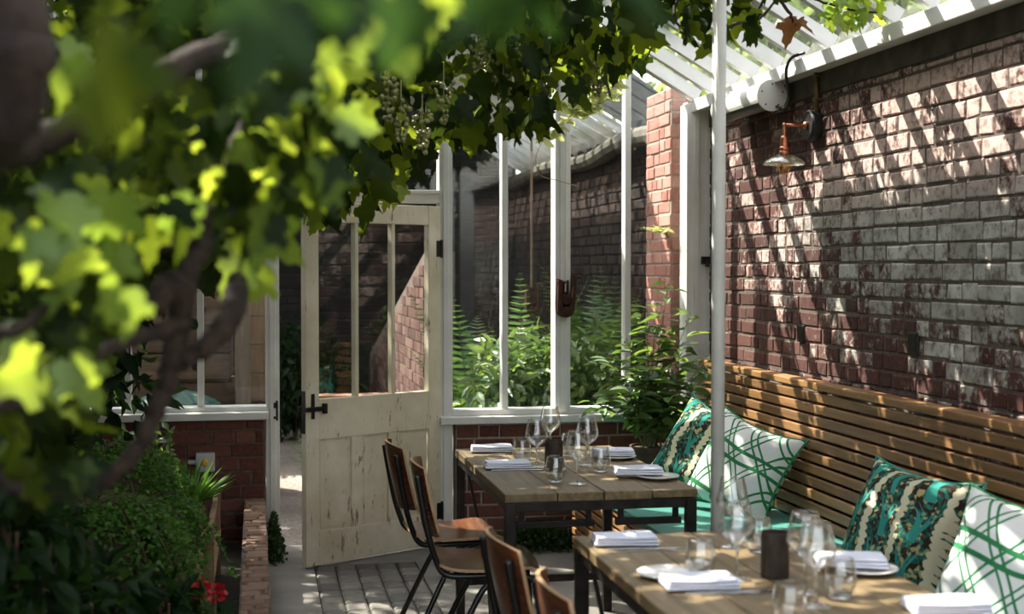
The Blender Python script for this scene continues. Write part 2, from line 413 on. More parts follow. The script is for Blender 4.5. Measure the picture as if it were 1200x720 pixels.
def shade_glass():
    m = NM('prismatic glass shade'); v = m.coord('Object')
    t = m.n('BsdfTransparent', {'Color': (.86,.86,.80)}); g = m.n('BsdfGlossy', {'Color': (.9,.9,.86), 'Roughness': .12}); d = m.n('BsdfTranslucent', {'Color': (.6,.6,.54)})
    a = m.n('MixShader', {0: .4, 1: t.outputs[0], 2: g.outputs[0]})
    return m.surf(m.n('MixShader', {0: .3, 1: a.outputs[0], 2: d.outputs[0]}).outputs[0])
M['shade_glass'] = shade_glass()

def lattice():
    m = NM('white cotton with green trellis'); v = m.coord('Object')
    w = m.n('TexNoise', {'Vector': v, 'Scale': 3.2, 'Detail': 1.0}).outputs['Color']
    vv = m.n('VectorMath', {0: v, 1: m.n('VectorMath', {0: w, 1: (.05,.05,0)}, operation='MULTIPLY').outputs[0]}, operation='ADD').outputs[0]
    x, y, _ = m.sep(vv)
    def lines(a, b, freq, off):
        c = m.math('ADD', m.math('MULTIPLY', x, a*freq), m.math('ADD', m.math('MULTIPLY', y, b*freq), off+10))
        fr = m.math('ABSOLUTE', m.math('SUBTRACT', m.math('FRACT', c), .5))
        return m.math('LESS_THAN', m.math('ABSOLUTE', m.math('SUBTRACT', fr, .115)), .036)
    s1 = lines(.85, .55, 8.6, .1); s2 = lines(-.80, .62, 8.6, .35); s3 = lines(.12, 1.0, 4.2, .2)
    k = m.math('MAXIMUM', m.math('MAXIMUM', s1, s2), s3)
    g = m.mix(m.noise(v, 30, 3), (.018,.12,.045), (.045,.24,.09))
    base = m.mix(m.noise(v, 200, 2), (.62,.62,.60), (.72,.72,.70))
    return m.pr(m.mix(k, base, g), .9, 0, m.bump(m.noise(v, 300, 2), .2, .001), .1)
M['lattice'] = lattice()
def foliage_print():
    m = NM('teal and cream leaf print cotton'); v = m.coord('Object')
    w = m.n('TexNoise', {'Vector': v, 'Scale': 5.0, 'Detail': 2.0}).outputs['Color']
    vv = m.n('VectorMath', {0: v, 1: m.n('VectorMath', {0: w, 1: (.10,.10,0)}, operation='MULTIPLY').outputs[0]}, operation='ADD').outputs[0]
    x, y, _ = m.sep(vv)
    vo = m.n('TexVoronoi', {'Vector': vv, 'Scale': 85.0}); cell = m.sep(vo.outputs['Color'])[0]
    base = m.ramp(cell, [(.0, (.030,.020,.015)), (.45, (.06,.075,.03)), (.46, (.018,.085,.065)), (.72, (.10,.05,.025)), (.73, (.36,.30,.13)), (.86, (.03,.15,.11))], 'CONSTANT')
    # curling teal blades in columns, then cream garlands climbing between them
    fx = m.math('ABSOLUTE', m.math('SUBTRACT', m.math('FRACT', m.math('ADD', m.math('MULTIPLY', x, 7.0), 10.25)), .5))
    fy = m.math('FRACT', m.math('ADD', m.math('MULTIPLY', y, 6.0), 10.0))
    curve = m.math('MULTIPLY', m.math('POWER', fy, 2.0), .42)
    b1 = m.math('LESS_THAN', m.math('ABSOLUTE', m.math('SUBTRACT', fx, curve)), m.math('MULTIPLY', m.math('SUBTRACT', 1.05, fy), .085))
    b2 = m.math('LESS_THAN', m.math('ABSOLUTE', m.math('SUBTRACT', fx, m.math('MULTIPLY', curve, .5))), m.math('MULTIPLY', m.math('SUBTRACT', 1.05, fy), .05))
    c = m.mix(m.math('MAXIMUM', b1, b2), base, (.035,.23,.19))
    wav = m.math('MULTIPLY', m.math('SINE', m.math('MULTIPLY', y, 16.0)), .07)
    gx = m.math('ABSOLUTE', m.math('SUBTRACT', m.math('FRACT', m.math('ADD', m.math('MULTIPLY', x, 7.0), m.math('ADD', wav, 10.75))), .5))
    tw = m.math('ADD', .06, m.math('MULTIPLY', m.math('ABSOLUTE', m.math('SINE', m.math('MULTIPLY', y, 110.0))), .06))
    c = m.mix(m.math('LESS_THAN', gx, tw), c, (.56,.52,.36))
    return m.pr(c, .9, 0, m.bump(m.noise(v, 300, 2), .2, .001), .1)
M['print'] = foliage_print()
M['piping_green'] = mottled('green piping cord', (.012,.15,.05), (.03,.24,.09), 30, .85, .1)
M['piping_teal'] = mottled('teal piping cord', (.03,.22,.17), (.05,.3,.24), 30, .85, .1)
# ------------------------------------------------------------------ the setting
XW = 2.57; YB = 7.60; PITCHR = .58
def zroof(x): return 2.475 + PITCHR*(XW-x)

def bricks(mb, o, u, v, n, L, H, seed, bl=.225, bh=.075, j=.010, proud=.008, slots=(0,), wob=.002, headers=.45, thick=.05):
    """courses of single bricks, each with its own size, wobble and tone, standing proud of the mortar"""
    rs = random.Random(seed); o = Vector(o); u = Vector(u); v = Vector(v); n = Vector(n)
    k = 0; y = 0.0
    while y < H-1e-4:
        h = min(bh, H-y); x = -rs.random()*bl
        while x < L:
            w = bl*rs.uniform(.93,1.05) if rs.random() > headers else bl*rs.uniform(.46,.56)
            x0 = max(x, 0); x1 = min(x+w, L); x += w
            if x1-x0 < .025 or h < .02: continue
            d = proud*rs.uniform(.45, 1.15); mb.cr = rs.random(); c = .005
            q = lambda: rs.uniform(-wob, wob)
            a0, a1, b0, b1 = x0+j/2+q(), x1-j/2+q(), y+j/2+q(), y+h-j/2+q()
            P = lambda a, b, t: o + u*a + v*b + n*t
            vs = [P(a0,b0,-thick), P(a1,b0,-thick), P(a1,b1,-thick), P(a0,b1,-thick),
                  P(a0,b0,d-c), P(a1,b0,d-c), P(a1,b1,d-c), P(a0,b1,d-c),
                  P(a0+c+q(),b0+c+q(),d), P(a1-c+q(),b0+c+q(),d), P(a1-c+q(),b1-c+q(),d), P(a0+c+q(),b1-c+q(),d)]
            fs = [(8,9,10,11)]
            for i in range(4):
                e = (i+1) % 4; fs += [(i, e, 4+e, 4+i), (4+i, 4+e, 8+e, 8+i)]
            mb.add(vs, fs)
        y += bh; k += 1
    mb.cr = .5

def st(o, label, cat='wall'):
    return tag(o, label, cat, None, 'structure')

# floor: concrete, with a strip of stable paving let in by the door
m = MB()
m.box(-3.2, .284, -3, YB+.1, -.12, 0); m.box(.82, XW+.3, -3, YB+.1, -.12, 0); m.box(.284, .82, 7.15, YB+.1, -.12, 0); m.box(.284, .82, -3, 4.0, -.12, 0)
st(obj('floor', m, M['concrete']), 'worn grey concrete floor of the glasshouse', 'floor')
m = MB(); m.box(.284, .82, 4.0, 7.15, -.12, -.012); m.cm = 1; rs = random.Random(3)
ny = int(3.15/.138)
for i in range(5):
    for k in range(ny+1):
        x0 = .288+.1064*i; y0 = 7.146-.138*(k+1); m.cr = rs.random(); t = rs.uniform(-.003, .003)
        y1 = y0+.138-.01; y0 = max(y0, 4.003)
        if y1-y0 < .02: continue
        z = .002+t; e = .012
        vs = [(x0+.004,y0,-.05),(x0+.102,y0,-.05),(x0+.102,y1,-.05),(x0+.004,y1,-.05),
              (x0+.004,y0,z-.008),(x0+.102,y0,z-.008),(x0+.102,y1,z-.008),(x0+.004,y1,z-.008),
              (x0+.004+e,y0+e,z),(x0+.102-e,y0+e,z),(x0+.102-e,y1-e,z),(x0+.004+e,y1-e,z)]
        fs = [(8,9,10,11)]
        for q in range(4):
            w = (q+1) % 4; fs += [(q,w,4+w,4+q),(4+q,4+w,8+w,8+q)]
        m.add(vs, fs)
st(obj('floor_paving', m, [M['grout'], M['sett']]), 'strip of small grey stable pavers leading to the cream door', 'floor')
m = MB(); m.box(-9, 9, YB+.1, 22, -.14, -.02); st(obj('ground', m, M['gravel']), 'pale gravel ground outside the glasshouse', 'ground')

# the long limewashed brick wall on the right, running on past the glazing
m = MB(); m.box(XW, XW+.3, -1.0, 7.70, -.1, 2.55); m.cm = 1
bricks(m, (XW, 7.69, 0), (0,-1,0), (0,0,1), (-1,0,0), 8.6, 2.36, 21, bl=.215, headers=.55, wob=.0035, proud=.0065, j=.012)
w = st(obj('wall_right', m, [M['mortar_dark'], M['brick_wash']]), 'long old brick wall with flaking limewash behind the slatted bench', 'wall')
m = MB(); m.box(XW, XW+.3, 7.70, 13.6, -.1, 2.50); m.cm = 1
bricks(m, (XW, 13.5, 0), (0,-1,0), (0,0,1), (-1,0,0), 5.8, 2.33, 22, bl=.215, headers=.55, wob=.0035, proud=.012)
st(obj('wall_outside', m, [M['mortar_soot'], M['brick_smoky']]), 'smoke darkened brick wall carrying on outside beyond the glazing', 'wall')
m = MB(); m.box(XW-.012, XW, -1.0, 7.69, 2.36, 2.46)
st(obj('trim_1', m, M['cement_dark'], None, .004), 'grimy band along the top of the brick wall under the roof', 'trim')
for px, py, hh in ((941, 391, .085), (1073, 403, .095)):
    X = XW; t = math.tan(YAW+math.atan((px-600)/F)); Y = X/t; d = Y*math.cos(YAW)+X*math.sin(YAW); Z = 1.55+(315-py)/F*d
    m = MB(); m.box(XW-.016, XW+.002, Y-.042, Y+.042, Z-hh/2, Z+hh/2)
    o = obj('socket_plug', m, M['iron'], None, .012)
    tag(o, 'small dark plugged hole in the brick wall, %s' % ('the one nearer the glazing' if px < 1000 else 'the one further from the glazing'), 'plug', 'plugged holes in the brick wall')
m = MB(); m.box(XW-.11, XW+.02, -1.0, 7.69, 2.455, 2.50); m.box(XW-.115, XW-.10, -1.0, 7.69, 2.445, 2.515)
st(obj('trim_2', m, M['white'], None, .004), 'white painted wall plate carrying the glass roof along the brick wall', 'trim')

# roof: white rafters, glass between
roof = thing('roof', 'sloping glass roof with white rafters', 'roof', (0,0,0), kind='structure')
ra = math.atan(PITCHR); ys = [YB-.315*i for i in range(26)]
for y in ys:
    m = MB(); a = Vector((XW-.05, y, zroof(XW-.05)+.035)); b = Vector((-3.1, y, zroof(-3.1)+.035))
    wd = .075 if abs(y-YB) < .01 else .041
    m.beam(a+Vector((0,0,.012)), b+Vector((0,0,.012)), wd*.6, .06); m.beam(a+Vector((0,0,-.022)), b+Vector((0,0,-.022)), wd, .022)
    obj('rafter', m, M['white'], roof)
for y0, y1 in ((-.15, YB),):
    m = MB(); a = zroof(XW+.06)+.075; b = zroof(-3.1)+.075
    m.add([(XW+.06,y0,a),(XW+.06,y1,a),(-3.1,y1,b),(-3.1,y0,b)], [(0,1,2,3)])
    obj('glass', m, M['roof_glass'], roof)
m = MB(); m.prism([(3.3, zroof(3.3)+.06), (3.3, zroof(3.3)+.35), (.2, zroof(.2)+.75), (.2, zroof(.2)+.06)], (1,0,0), (0,0,1), (0,1,0), (0, 9.22, 0), .03)  # added dark board, fills the bright sky gap above the outside roof
st(obj('trim_4', m, M['slate_dark']), 'dark slate upstand added to block bright sky over the whitewashed roof outside', 'trim')
# a second lean-to roof of whitewashed panes further back, outside
rb_ = thing('roof_outside', 'whitewashed lean to roof outside, seen through the tall panes', 'roof', (0,0,0), kind='structure')
for i in range(13):
    y = 9.30+.31*i; m = MB(); m.beam((3.3, y, zroof(3.3)+.02), (.2, y, zroof(.2)+.02), .028, .06); obj('rafter', m, M['white'], rb_)
    m = MB(); m.box(0,1,0,1,0,1, Matrix(((2.07-.2,0,0,.2),(0,.29,0,y+.012),(-(2.07-.2)*PITCHR,.012,.004,zroof(.2)+.05),(0,0,0,1)))); obj('whitewashed_pane', m, M['whitewash'], rb_)
    m = MB(); m.box(0,1,0,1,0,1, Matrix(((.36,0,0,2.07),(0,.29,0,y+.012),(-.36*PITCHR,.012,.004,zroof(2.07)+.05),(0,0,0,1)))); obj('glass', m, M['roof_glass'], rb_)
    m = MB(); m.box(0,1,0,1,0,1, Matrix(((.87,0,0,2.43),(0,.29,0,y+.012),(-.87*PITCHR,.012,.004,zroof(2.43)+.05),(0,0,0,1)))); obj('whitewashed_pane', m, M['whitewash'], rb_)
m = MB(); m.box(-.04+.55, .02+.55, -.3, YB, zroof(.52)-.06, zroof(.52)); obj('purlin', m, M['white'], roof)

# low brick walls under the glazing
m = MB(); m.box(1.09, XW, 7.53, 7.75, -.1, .68); m.cm = 1
bricks(m, (1.09, 7.53, 0), (1,0,0), (0,0,1), (0,-1,0), 1.48, .675, 5, headers=.35)
st(obj('wall_back', m, [M['mortar_pale'], M['brick_red']]), 'low red brick wall under the glazing right of the door', 'wall')
m = MB(); m.box(-3.1, .045, 7.53, 7.75, -.1, .735); m.cm = 1
bricks(m, (-3.1, 7.53, 0), (1,0,0), (0,0,1), (0,-1,0), 3.14, .73, 6, headers=.3)
st(obj('wall_front', m, [M['mortar_dark'], M['brick_red']]), 'low red brick wall under the glazing left of the door', 'wall')
# far left side of the glasshouse
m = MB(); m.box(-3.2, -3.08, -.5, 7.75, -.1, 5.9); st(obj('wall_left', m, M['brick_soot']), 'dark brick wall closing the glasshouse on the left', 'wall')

# glazed partition: frames, glazing bars, panes
def pane(name, x0, x1, z0, z1, parent, y=YB):
    m = MB(); m.box(x0, x1, y-.002, y+.002, z0, z1); return obj(name, m, M['glass'], parent)
def post(parent, x0, x1, z0, z1, name, y0=7.545, y1=7.655, bead=True):
    m = MB(); m.box(x0, x1, y0, y1, z0, z1)
    if bead:
        w = x1-x0; m.box(x0+w*.28, x1-w*.28, y0-.012, y0, z0, z1)
    return obj(name, m, M['white'], parent, .003)
win = thing('window_1', 'tall white framed glazing above the low brick wall right of the door', 'window', kind='structure')
post(win, 1.000, 1.075, 0, zroof(1.04)-.01, 'post'); post(win, 1.659, 1.747, .74, zroof(1.7)-.01, 'post', 7.535)
m = MB(); m.box(2.43, 2.56, 7.53, 7.66, .0, zroof(2.5)-.02); m.box(2.47, 2.50, 7.515, 7.53, .0, zroof(2.5)-.03); m.box(2.545, XW, 7.52, 7.66, 0, 2.5)
obj('corner_post', m, M['white'], win, .003)
for x in (1.375, 2.09): post(win, x-.017, x+.017, .74, zroof(x)-.01, 'glazing_bar', 7.56, 7.64, False)
m = MB(); m.box(1.0, 2.50, 7.47, 7.70, .685, .725); m.box(1.075, 2.44, 7.54, 7.66, .725, .758); obj('sill', m, M['white'], win, .004)
xs = [1.075, 1.375, 1.66, 2.09, 2.44]
for a, b in zip(xs[:-1], xs[1:]):
    m = MB(); m.prism([(a, .755), (b, .755), (b, zroof(b)), (a, zroof(a))], (1,0,0), (0,0,1), (0,1,0), (0, YB-.002, 0), .004); obj('glass', m, M['glass'], win)
win2 = thing('window_2', 'white framed glazing above the low brick wall left of the door', 'window', kind='structure')
post(win2, .047, .121, 0, zroof(.08)-.01, 'post')
xs = [-3.08, -2.58, -2.20, -1.82, -1.44, -1.06, -.68, -.30, .047]
for x in xs[1:-1]: post(win2, x-.017, x+.017, .79, zroof(x)-.01, 'glazing_bar', 7.56, 7.64, False)
m = MB(); m.box(-3.08, .06, 7.46, 7.70, .735, .775); m.box(-3.08, .05, 7.54, 7.66, .775, .80); obj('sill', m, M['white'], win2, .004)
for a, b in zip(xs[:-1], xs[1:]):
    m = MB(); m.prism([(a, .80), (b, .80), (b, zroof(b)), (a, zroof(a))], (1,0,0), (0,0,1), (0,1,0), (0, YB-.002, 0), .004); obj('glass', m, M['glass'], win2)
win3 = thing('window_3', 'white framed fanlight over the cream door', 'window', kind='structure')
m = MB(); m.box(.121, 1.0, 7.545, 7.655, 1.915, 1.985); m.box(.121, 1.0, 7.53, 7.56, 1.965, 1.985); obj('transom', m, M['white'], win3, .003)
for x in (.41, .705): post(win3, x-.016, x+.016, 1.985, zroof(x)-.01, 'glazing_bar', 7.56, 7.64, False)
xs = [.121, .41, .705, 1.0]
for a, b in zip(xs[:-1], xs[1:]):
    m = MB(); m.prism([(a, 1.985), (b, 1.985), (b, zroof(b)), (a, zroof(a))], (1,0,0), (0,0,1), (0,1,0), (0, YB-.002, 0), .004); obj('glass', m, M['glass'], win3)

# the cream door, standing open into the room
H = Vector((.995, 7.545, 0)); FE = Vector((.235, 7.075, 0)); dv = (FE-H); ang = math.atan2(dv.y, dv.x); W = dv.length
door = thing('door_1', 'old cream door with flaking paint and three tall panes, standing open', 'door', (H.x, H.y, .0), ang, kind='structure')
T = .021
m = MB(); zt = 1.895; zb = .012
m.box(0, .085, -T, T, zb, zt); m.box(W-.082, W, -T, T, zb, zt)
m.box(.085, W-.082, -T+.001, T-.001, 1.79, zt-.001); m.box(.085, W-.082, -T+.001, T-.001, .665, .875); m.box(.085, W-.082, -T+.001, T-.001, zb+.001, .185)
iw = W-.167
for k in (1, 2):
    x = .085 + iw*k/3; m.box(x-.036, x+.036, -T+.002, T-.002, .185, .665)
obj('frame', m, M['cream'], door, .003)
for k in (1, 2):
    x = .085 + iw*k/3; mm = MB(); mm.box(x-.012, x+.012, -T+.003, T-.003, .875, 1.79); obj('glazing_bar', mm, M['cream'], door, .003)
for k in range(3):
    x0 = .085+iw*k/3; x1 = x0+iw/3
    mm = MB(); mm.box(x0+.004, x1-.004, -.002, .002, .872, 1.792); obj('glass', mm, M['glass'], door)
    mm = MB(); mm.box(x0+.002, x1-.002, -.004, .004, .18, .67); mm.box(x0+(.05 if k else .012), x1-(.05 if k < 2 else .012), -.0075, .0075, .20, .65); obj('panel', mm, M['cream'], door, .003)
m = MB()
for s in (-1, 1):
    m.box(W-.052, W-.030, s*T, s*(T+.006), .775, .905); m.box(W-.105, W+.01, s*(T+.004), s*(T+.022), .815, .838)
    m.box(W-.118, W-.095, s*(T+.004), s*(T+.026), .80, .853)
obj('latch', m, M['iron'], door, .003)
for z in (.20, 1.66):
    m = MB(); m.lathe([(.009, z-.05), (.009, z+.05)], 10, Matrix.Translation((-.006, .020, 0)), True); m.box(-.004, .03, .0205, .0235, z-.045, z+.045); obj('hinge', m, M['iron'], door)
m = MB(); m.box(W-.001, W+.003, -T+.006, T-.006, .70, .92); obj('strike_plate', m, M['iron'], door)
# lock keep on the left door post
m = MB(); m.box(.085, .112, 7.535, 7.545, .72, .83); m.box(.088, .108, 7.525, 7.535, .73, .745); m.box(.088, .108, 7.525, 7.535, .79, .82)
tag(obj('lock_keep', m, M['iron'], None, .002), 'black iron lock keep on the white door post', 'lock keep')
m = MB(); m.box(2.515, 2.56, 7.49, 7.53, 1.575, 1.62); m.box(2.53, 2.545, 7.46, 7.50, 1.56, 1.60)
tag(obj('wall_catch', m, M['iron'], None, .004), 'small black iron catch on the white corner post', 'catch')

# dwarf brick wall edging the planting bed
m = MB(); m.box(-.07, .04, 2.0, 7.52, -.05, .292); m.cm = 1
bricks(m, (.04, 2.0, 0), (0,1,0), (0,0,1), (1,0,0), 5.5, .29, 8, headers=.3, proud=.006, thick=.03)
bricks(m, (-.072, 2.0, .292), (1,0,0), (0,1,0), (0,0,1), .118, 5.5, 9, bl=.118, headers=0, proud=.010, thick=.03)
st(obj('wall_planter', m, [M['mortar_dark'], M['brick_tan']]), 'knee high brick kerb wall beside the planting bed', 'wall')
m = MB(); m.box(-3.07, -.075, 1.0, 7.50, -.05, .06); tag(obj('bed_soil', m, M['soil']), 'dark soil of the planting bed on the left', 'soil', kind='stuff')

# beyond the glass: sooty garden wall, added wing wall, buttress
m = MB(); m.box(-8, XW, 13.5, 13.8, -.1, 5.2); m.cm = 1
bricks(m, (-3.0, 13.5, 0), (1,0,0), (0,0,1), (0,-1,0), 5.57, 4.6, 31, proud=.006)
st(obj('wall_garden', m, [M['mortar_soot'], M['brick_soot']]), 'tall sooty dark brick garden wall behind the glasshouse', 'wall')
m = MB(); pr = [(8.95, 0), (13.4, 0), (13.4, .72), (8.95, 1.66)]  # added wall: lit face and slanted top stand for a patch of sun
m.prism(pr, (0,1,0), (0,0,1), (1,0,0), (1.09, 0, 0), .2); m.cm = 1
def raked(mb, x, seed):
    rs = random.Random(seed); z = 0
    while z < 1.66:
        y = 8.95-rs.random()*.1
        while y < 13.4:
            w = .225 if rs.random() > .4 else .113; y0 = max(y, 8.95); y1 = min(y+w, 13.4); y += w
            top = 1.66-(y1-8.95)*(.94/4.45)
            if z+.075 > top or y1-y0 < .03: continue
            mb.cr = rs.random(); mb.box(x-.010*rs.uniform(.4, 1), x+.02, y0+.005, y1-.005, z+.005, z+.07)
        z += .075
raked(m, 1.09, 4); st(obj('wall_added_wing', m, [M['mortar_dark'], M['brick_wing']]), 'added brick wing wall outside the door, raking top shaped like a shadow edge', 'wall')
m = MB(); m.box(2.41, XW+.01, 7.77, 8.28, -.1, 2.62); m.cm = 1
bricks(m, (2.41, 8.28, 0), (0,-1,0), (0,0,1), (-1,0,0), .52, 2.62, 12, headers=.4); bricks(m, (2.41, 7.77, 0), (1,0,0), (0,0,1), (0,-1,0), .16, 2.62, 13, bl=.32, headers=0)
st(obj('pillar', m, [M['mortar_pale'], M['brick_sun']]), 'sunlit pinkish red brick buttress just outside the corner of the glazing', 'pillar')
m = MB(); m.tube(smooth_path([(XW-.06, 7.8, 2.38), (XW-.10, 9, 2.42), (XW-.07, 10.2, 2.37), (XW-.10, 11.6, 2.41), (XW-.06, 13.4, 2.38)]), .065, 10)
st(obj('trim_3', m, M['cement_dark']), 'dark rolled flashing along the top of the outside wall', 'trim')
# ------------------------------------------------------------------ posts, lamp, heater, hardware
m = MB(); px, py = 1.563, 4.49; zt = zroof(px)
m.tube([(px,py,0),(px,py,zt)], .0235, 20)
po = thing('support_pole', 'slim white painted iron pole standing between the two tables', 'pole', (0,0,0)); o = obj('shaft', m, M['pole_white'], po, smooth=False)
for p in o.data.polygons: p.use_smooth = len(p.vertices) == 4
m = MB(); m.lathe([(.055,0),(.055,.006),(.03,.012),(.026,.03)], 20, Matrix.Translation((px,py,0)), True); obj('base_plate', m, M['pole_white'], po)

# wall lamp
LY = 6.0; LX = 2.405; LZ = 2.215
lamp = thing('wall_lamp', 'copper arm wall lamp with ribbed glass shade and amber bulb', 'lamp', (XW, LY, LZ))
m = MB(); Rx = Matrix.Rotation(-PI/2, 4, 'Y')
m.lathe([(.072,0),(.072,.045),(.064,.055),(.0,.055)], 28, Rx, True); obj('back_box', m, M['black'], lamp, .002)
m = MB(); m.tube([(-.05,0,.0),(LX-XW-.004,0,.0)], .0075, 10); m.tube(smooth_path([(LX-XW+.006,0,.0),(LX-XW,0,-.004),(LX-XW,0,-.03),(LX-XW,0,-.055)], 4), .0075, 10); m.ball((LX-XW,0,0), .011); m.lathe([(.018,0),(.018,.012),(.01,.016)], 14, Matrix.Translation((-.055,0,0)) @ Rx, True)
obj('arm', m, M['copper'], lamp, smooth=True)
TL = Matrix.Translation((LX-XW,0,-.05))
m = MB(); m.lathe([(.010,.0),(.016,-.006),(.019,-.012),(.019,-.05),(.023,-.054),(.023,-.064),(.019,-.067),(.024,-.075),(.024,-.092),(.004,-.094)], 20, TL, True); obj('lamp_holder', m, M['copper'], lamp, smooth=False)
m = MB(); prof = [(.022,-.082),(.034,-.088),(.060,-.100),(.085,-.116),(.095,-.128),(.0945,-.134),(.083,-.122),(.058,-.106),(.032,-.094),(.022,-.088)]
n = 64; vs = []
for i, (r, z) in enumerate(prof):
    for j in range(n):
        rr = r*(1+.016*math.cos(j*PI) * min(1, r/.06)); a = 2*PI*j/n; vs.append(TL @ Vector((rr*math.cos(a), rr*math.sin(a), z)))
m.add(vs, [(i*n+j, i*n+(j+1)%n, (i+1)*n+(j+1)%n, (i+1)*n+j) for i in range(len(prof)-1) for j in range(n)])
obj('lamp_shade', m, M['shade_glass'], lamp, smooth=True)
m = MB(); m.lathe([(.012,-.092),(.016,-.10),(.028,-.125),(.031,-.145),(.026,-.166),(.012,-.18),(.001,-.183)], 20, TL); bl = obj('bulb', m, M['bulb'], lamp, smooth=True)
m = MB()
for j in range(4):
    a = j*PI/2; m.tube([TL @ Vector((.006*math.cos(a), .006*math.sin(a), -.10)), TL @ Vector((.012*math.cos(a+.6), .012*math.sin(a+.6), -.16))], .0011, 5)
obj('filament', m, M['copper'], bl)
m = MB(); m.tube([(XW-.022, LY-.035, LZ+.04),(XW-.022, LY-.035, 2.36),(XW-.024,LY-.035,2.455)], .011, 12); cd = thing('conduit_pipe', 'upright brass conduit pipe running up the wall above the copper lamp', 'pipe', (0,0,0)); obj('pipe', m, M['bronze'], cd, smooth=True)
for z in (2.33, 2.44):
    m = MB(); m.box(XW-.036, XW+.002, LY-.052, LY-.018, z-.006, z+.006); obj('clip', m, M['bronze'], cd, .002)

# infrared heater under the wall plate
HX, HZ, Y0, Y1 = 2.445, 2.385, 6.27, 6.93
ht = thing('patio_heater', 'white half round electric heater under the roof edge by the corner', 'heater', (HX, Y0, HZ))
Rm = Matrix.Rotation(math.radians(0), 4, 'Y')
def arc(r, a0, a1, n): return [(r*math.cos(math.radians(a0+(a1-a0)*i/n)), r*math.sin(math.radians(a0+(a1-a0)*i/n))) for i in range(n+1)]
m = MB(); sh = arc(.074, -28, 208, 22); inn = arc(.068, 208, -28, 22)
m.prism(sh+inn, (1,0,0), (0,0,1), (0,1,0), (0,0,0), Y1-Y0)
m.f = [f for f in m.f if len(f) == 4]; m.m = m.m[:len(m.f)]
obj('housing', m, M['heater_white'], ht)
m = MB(); m.prism([(math.cos(a)*.056, math.sin(a)*.050-.012) for a in [math.radians(205+ (130*i/12)) for i in range(13)]], (1,0,0), (0,0,1), (0,1,0), (0,.02,-.0), Y1-Y0-.04)
obj('reflector', m, M['heater_dark'], ht)
for yy in (-.014, Y1-Y0):
    m = MB(); m.lathe([(.0765,0),(.0765,.014)], 32, Matrix.Translation((0,yy,0)) @ Matrix.Rotation(-PI/2,4,'X'), True); obj('end_cap', m, M['heater_white'], ht, .002)
for k in range(5):
    m = MB(); a = 2*PI*k/5+.3; m.lathe([(.004,0),(.004,.003)], 8, Matrix.Translation((.055*math.cos(a), -.017, .055*math.sin(a))) @ Matrix.Rotation(-PI/2,4,'X'), True); obj('screw', m, M['iron'], ht)
for y in (.1, .5):
    m = MB(); m.box(-.02,.075,y,y+.03,.05,.085); obj('bracket', m, M['heater_white'], ht)
m = MB(); m.tube(smooth_path([(HX+.02,Y0-.02,HZ-.055),(HX+.03,Y0-.10,HZ-.07),(HX+.015,Y0-.19,HZ-.03),(HX-.012,Y0-.22,HZ+.06),(HX-.018,Y0-.25,HZ+.11),(HX-.012,Y0-.30,HZ+.140),(HX+.02,Y0-.36,HZ+.150)], 8), .0075, 8)
tag(obj('heater_cable', m, M['cable'], smooth=True), 'black cable looping from the heater up to the roof edge', 'cable')

# rusty pulley block on the thick post, its rod, and a second pulley and rod built outside as its reflection
def pulley(loc, label, s=1.0):
    t = thing('pulley_block', label, 'pulley', loc, group='rusty pulley blocks')
    m = MB(); out = [(-.045*s,.11*s),(-.05*s,-.02*s)] + [(.05*s*math.cos(a), -.06*s+.05*s*math.sin(a)) for a in [PI+PI*i/10 for i in range(11)]] + [(.055*s,.0),(.062*s,.125*s),(.046*s,.13*s),(.03*s,-.02*s),(.018*s,-.05*s),(0,-.062*s),(-.018*s,-.05*s),(-.024*s,.0),(-.02*s,.10*s)]
    m.prism(out, (1,0,0), (0,0,1), (0,1,0), (0,-.075*s,0), .022*s); m.prism(out, (1,0,0), (0,0,1), (0,1,0), (0,-.03*s,0), .022*s); obj('cheek', m, M['rust'], t, .003)
    m = MB(); m.lathe([(.028*s,-.02*s),(.022*s,-.006*s),(.022*s,.006*s),(.028*s,.02*s)], 20, Matrix.Translation((.004*s,-.042*s,-.008*s)) @ Matrix.Rotation(PI/2,4,'X'), True); obj('wheel', m, M['rust'], t)
    m = MB(); m.tube([(0,-.085*s,-.06*s),(0,.0,-.06*s)], .012*s, 12); m.tube([(-.05*s,-.06*s,.09*s),(.0,-.06*s,.09*s)], .008*s, 10); m.tube([(.055*s,-.05*s,.115*s),(.09*s,-.05*s,.118*s)], .011*s, 10); m.box(-.03*s,.03*s,-.01*s,.0,-.08*s,.1*s); obj('bolt', m, M['rust'], t, smooth=False)
    return t
pb = pulley((1.703, 7.523, 1.385), 'rusty iron pulley block hooked on the thick white window post')
m = MB(); m.tube([(.007,-.023,.035),(.012,-.023,1.6)], .004, 6); obj('cord', m, M['pole_white'], pb)
pulley((1.66, 8.25, 1.36), 'smaller rusty pulley added behind the glass as the reflection of the first', .8)
m = MB(); m.tube([(1.66,8.22,1.43),(1.66,8.22,3.0)], .008, 8); tag(obj('reflection_rod', m, M['post_wood']), 'thin upright rod added behind the glass as the reflection of the pulley cord', 'rod')

# socket box on the low wall
bx = thing('switch_box', 'grey outdoor switch box with yellow knob on the low brick wall', 'switch box', (-.275, 7.52, .51))
m = MB(); m.box(-.05,.05,-.055,.005,-.05,.05); obj('body', m, M['box_grey'], bx, .006)
m = MB(); m.lathe([(.018,0),(.018,.015),(.012,.02)], 18, Matrix.Translation((.0,-.055,0)) @ Matrix.Rotation(PI/2,4,'X'), True); obj('knob', m, M['yellow'], bx, .002)
m = MB(); m.tube([(-.05,-.03,.0),(-.09,-.03,0)], .012, 10); obj('cable_gland', m, M['box_grey'], bx)

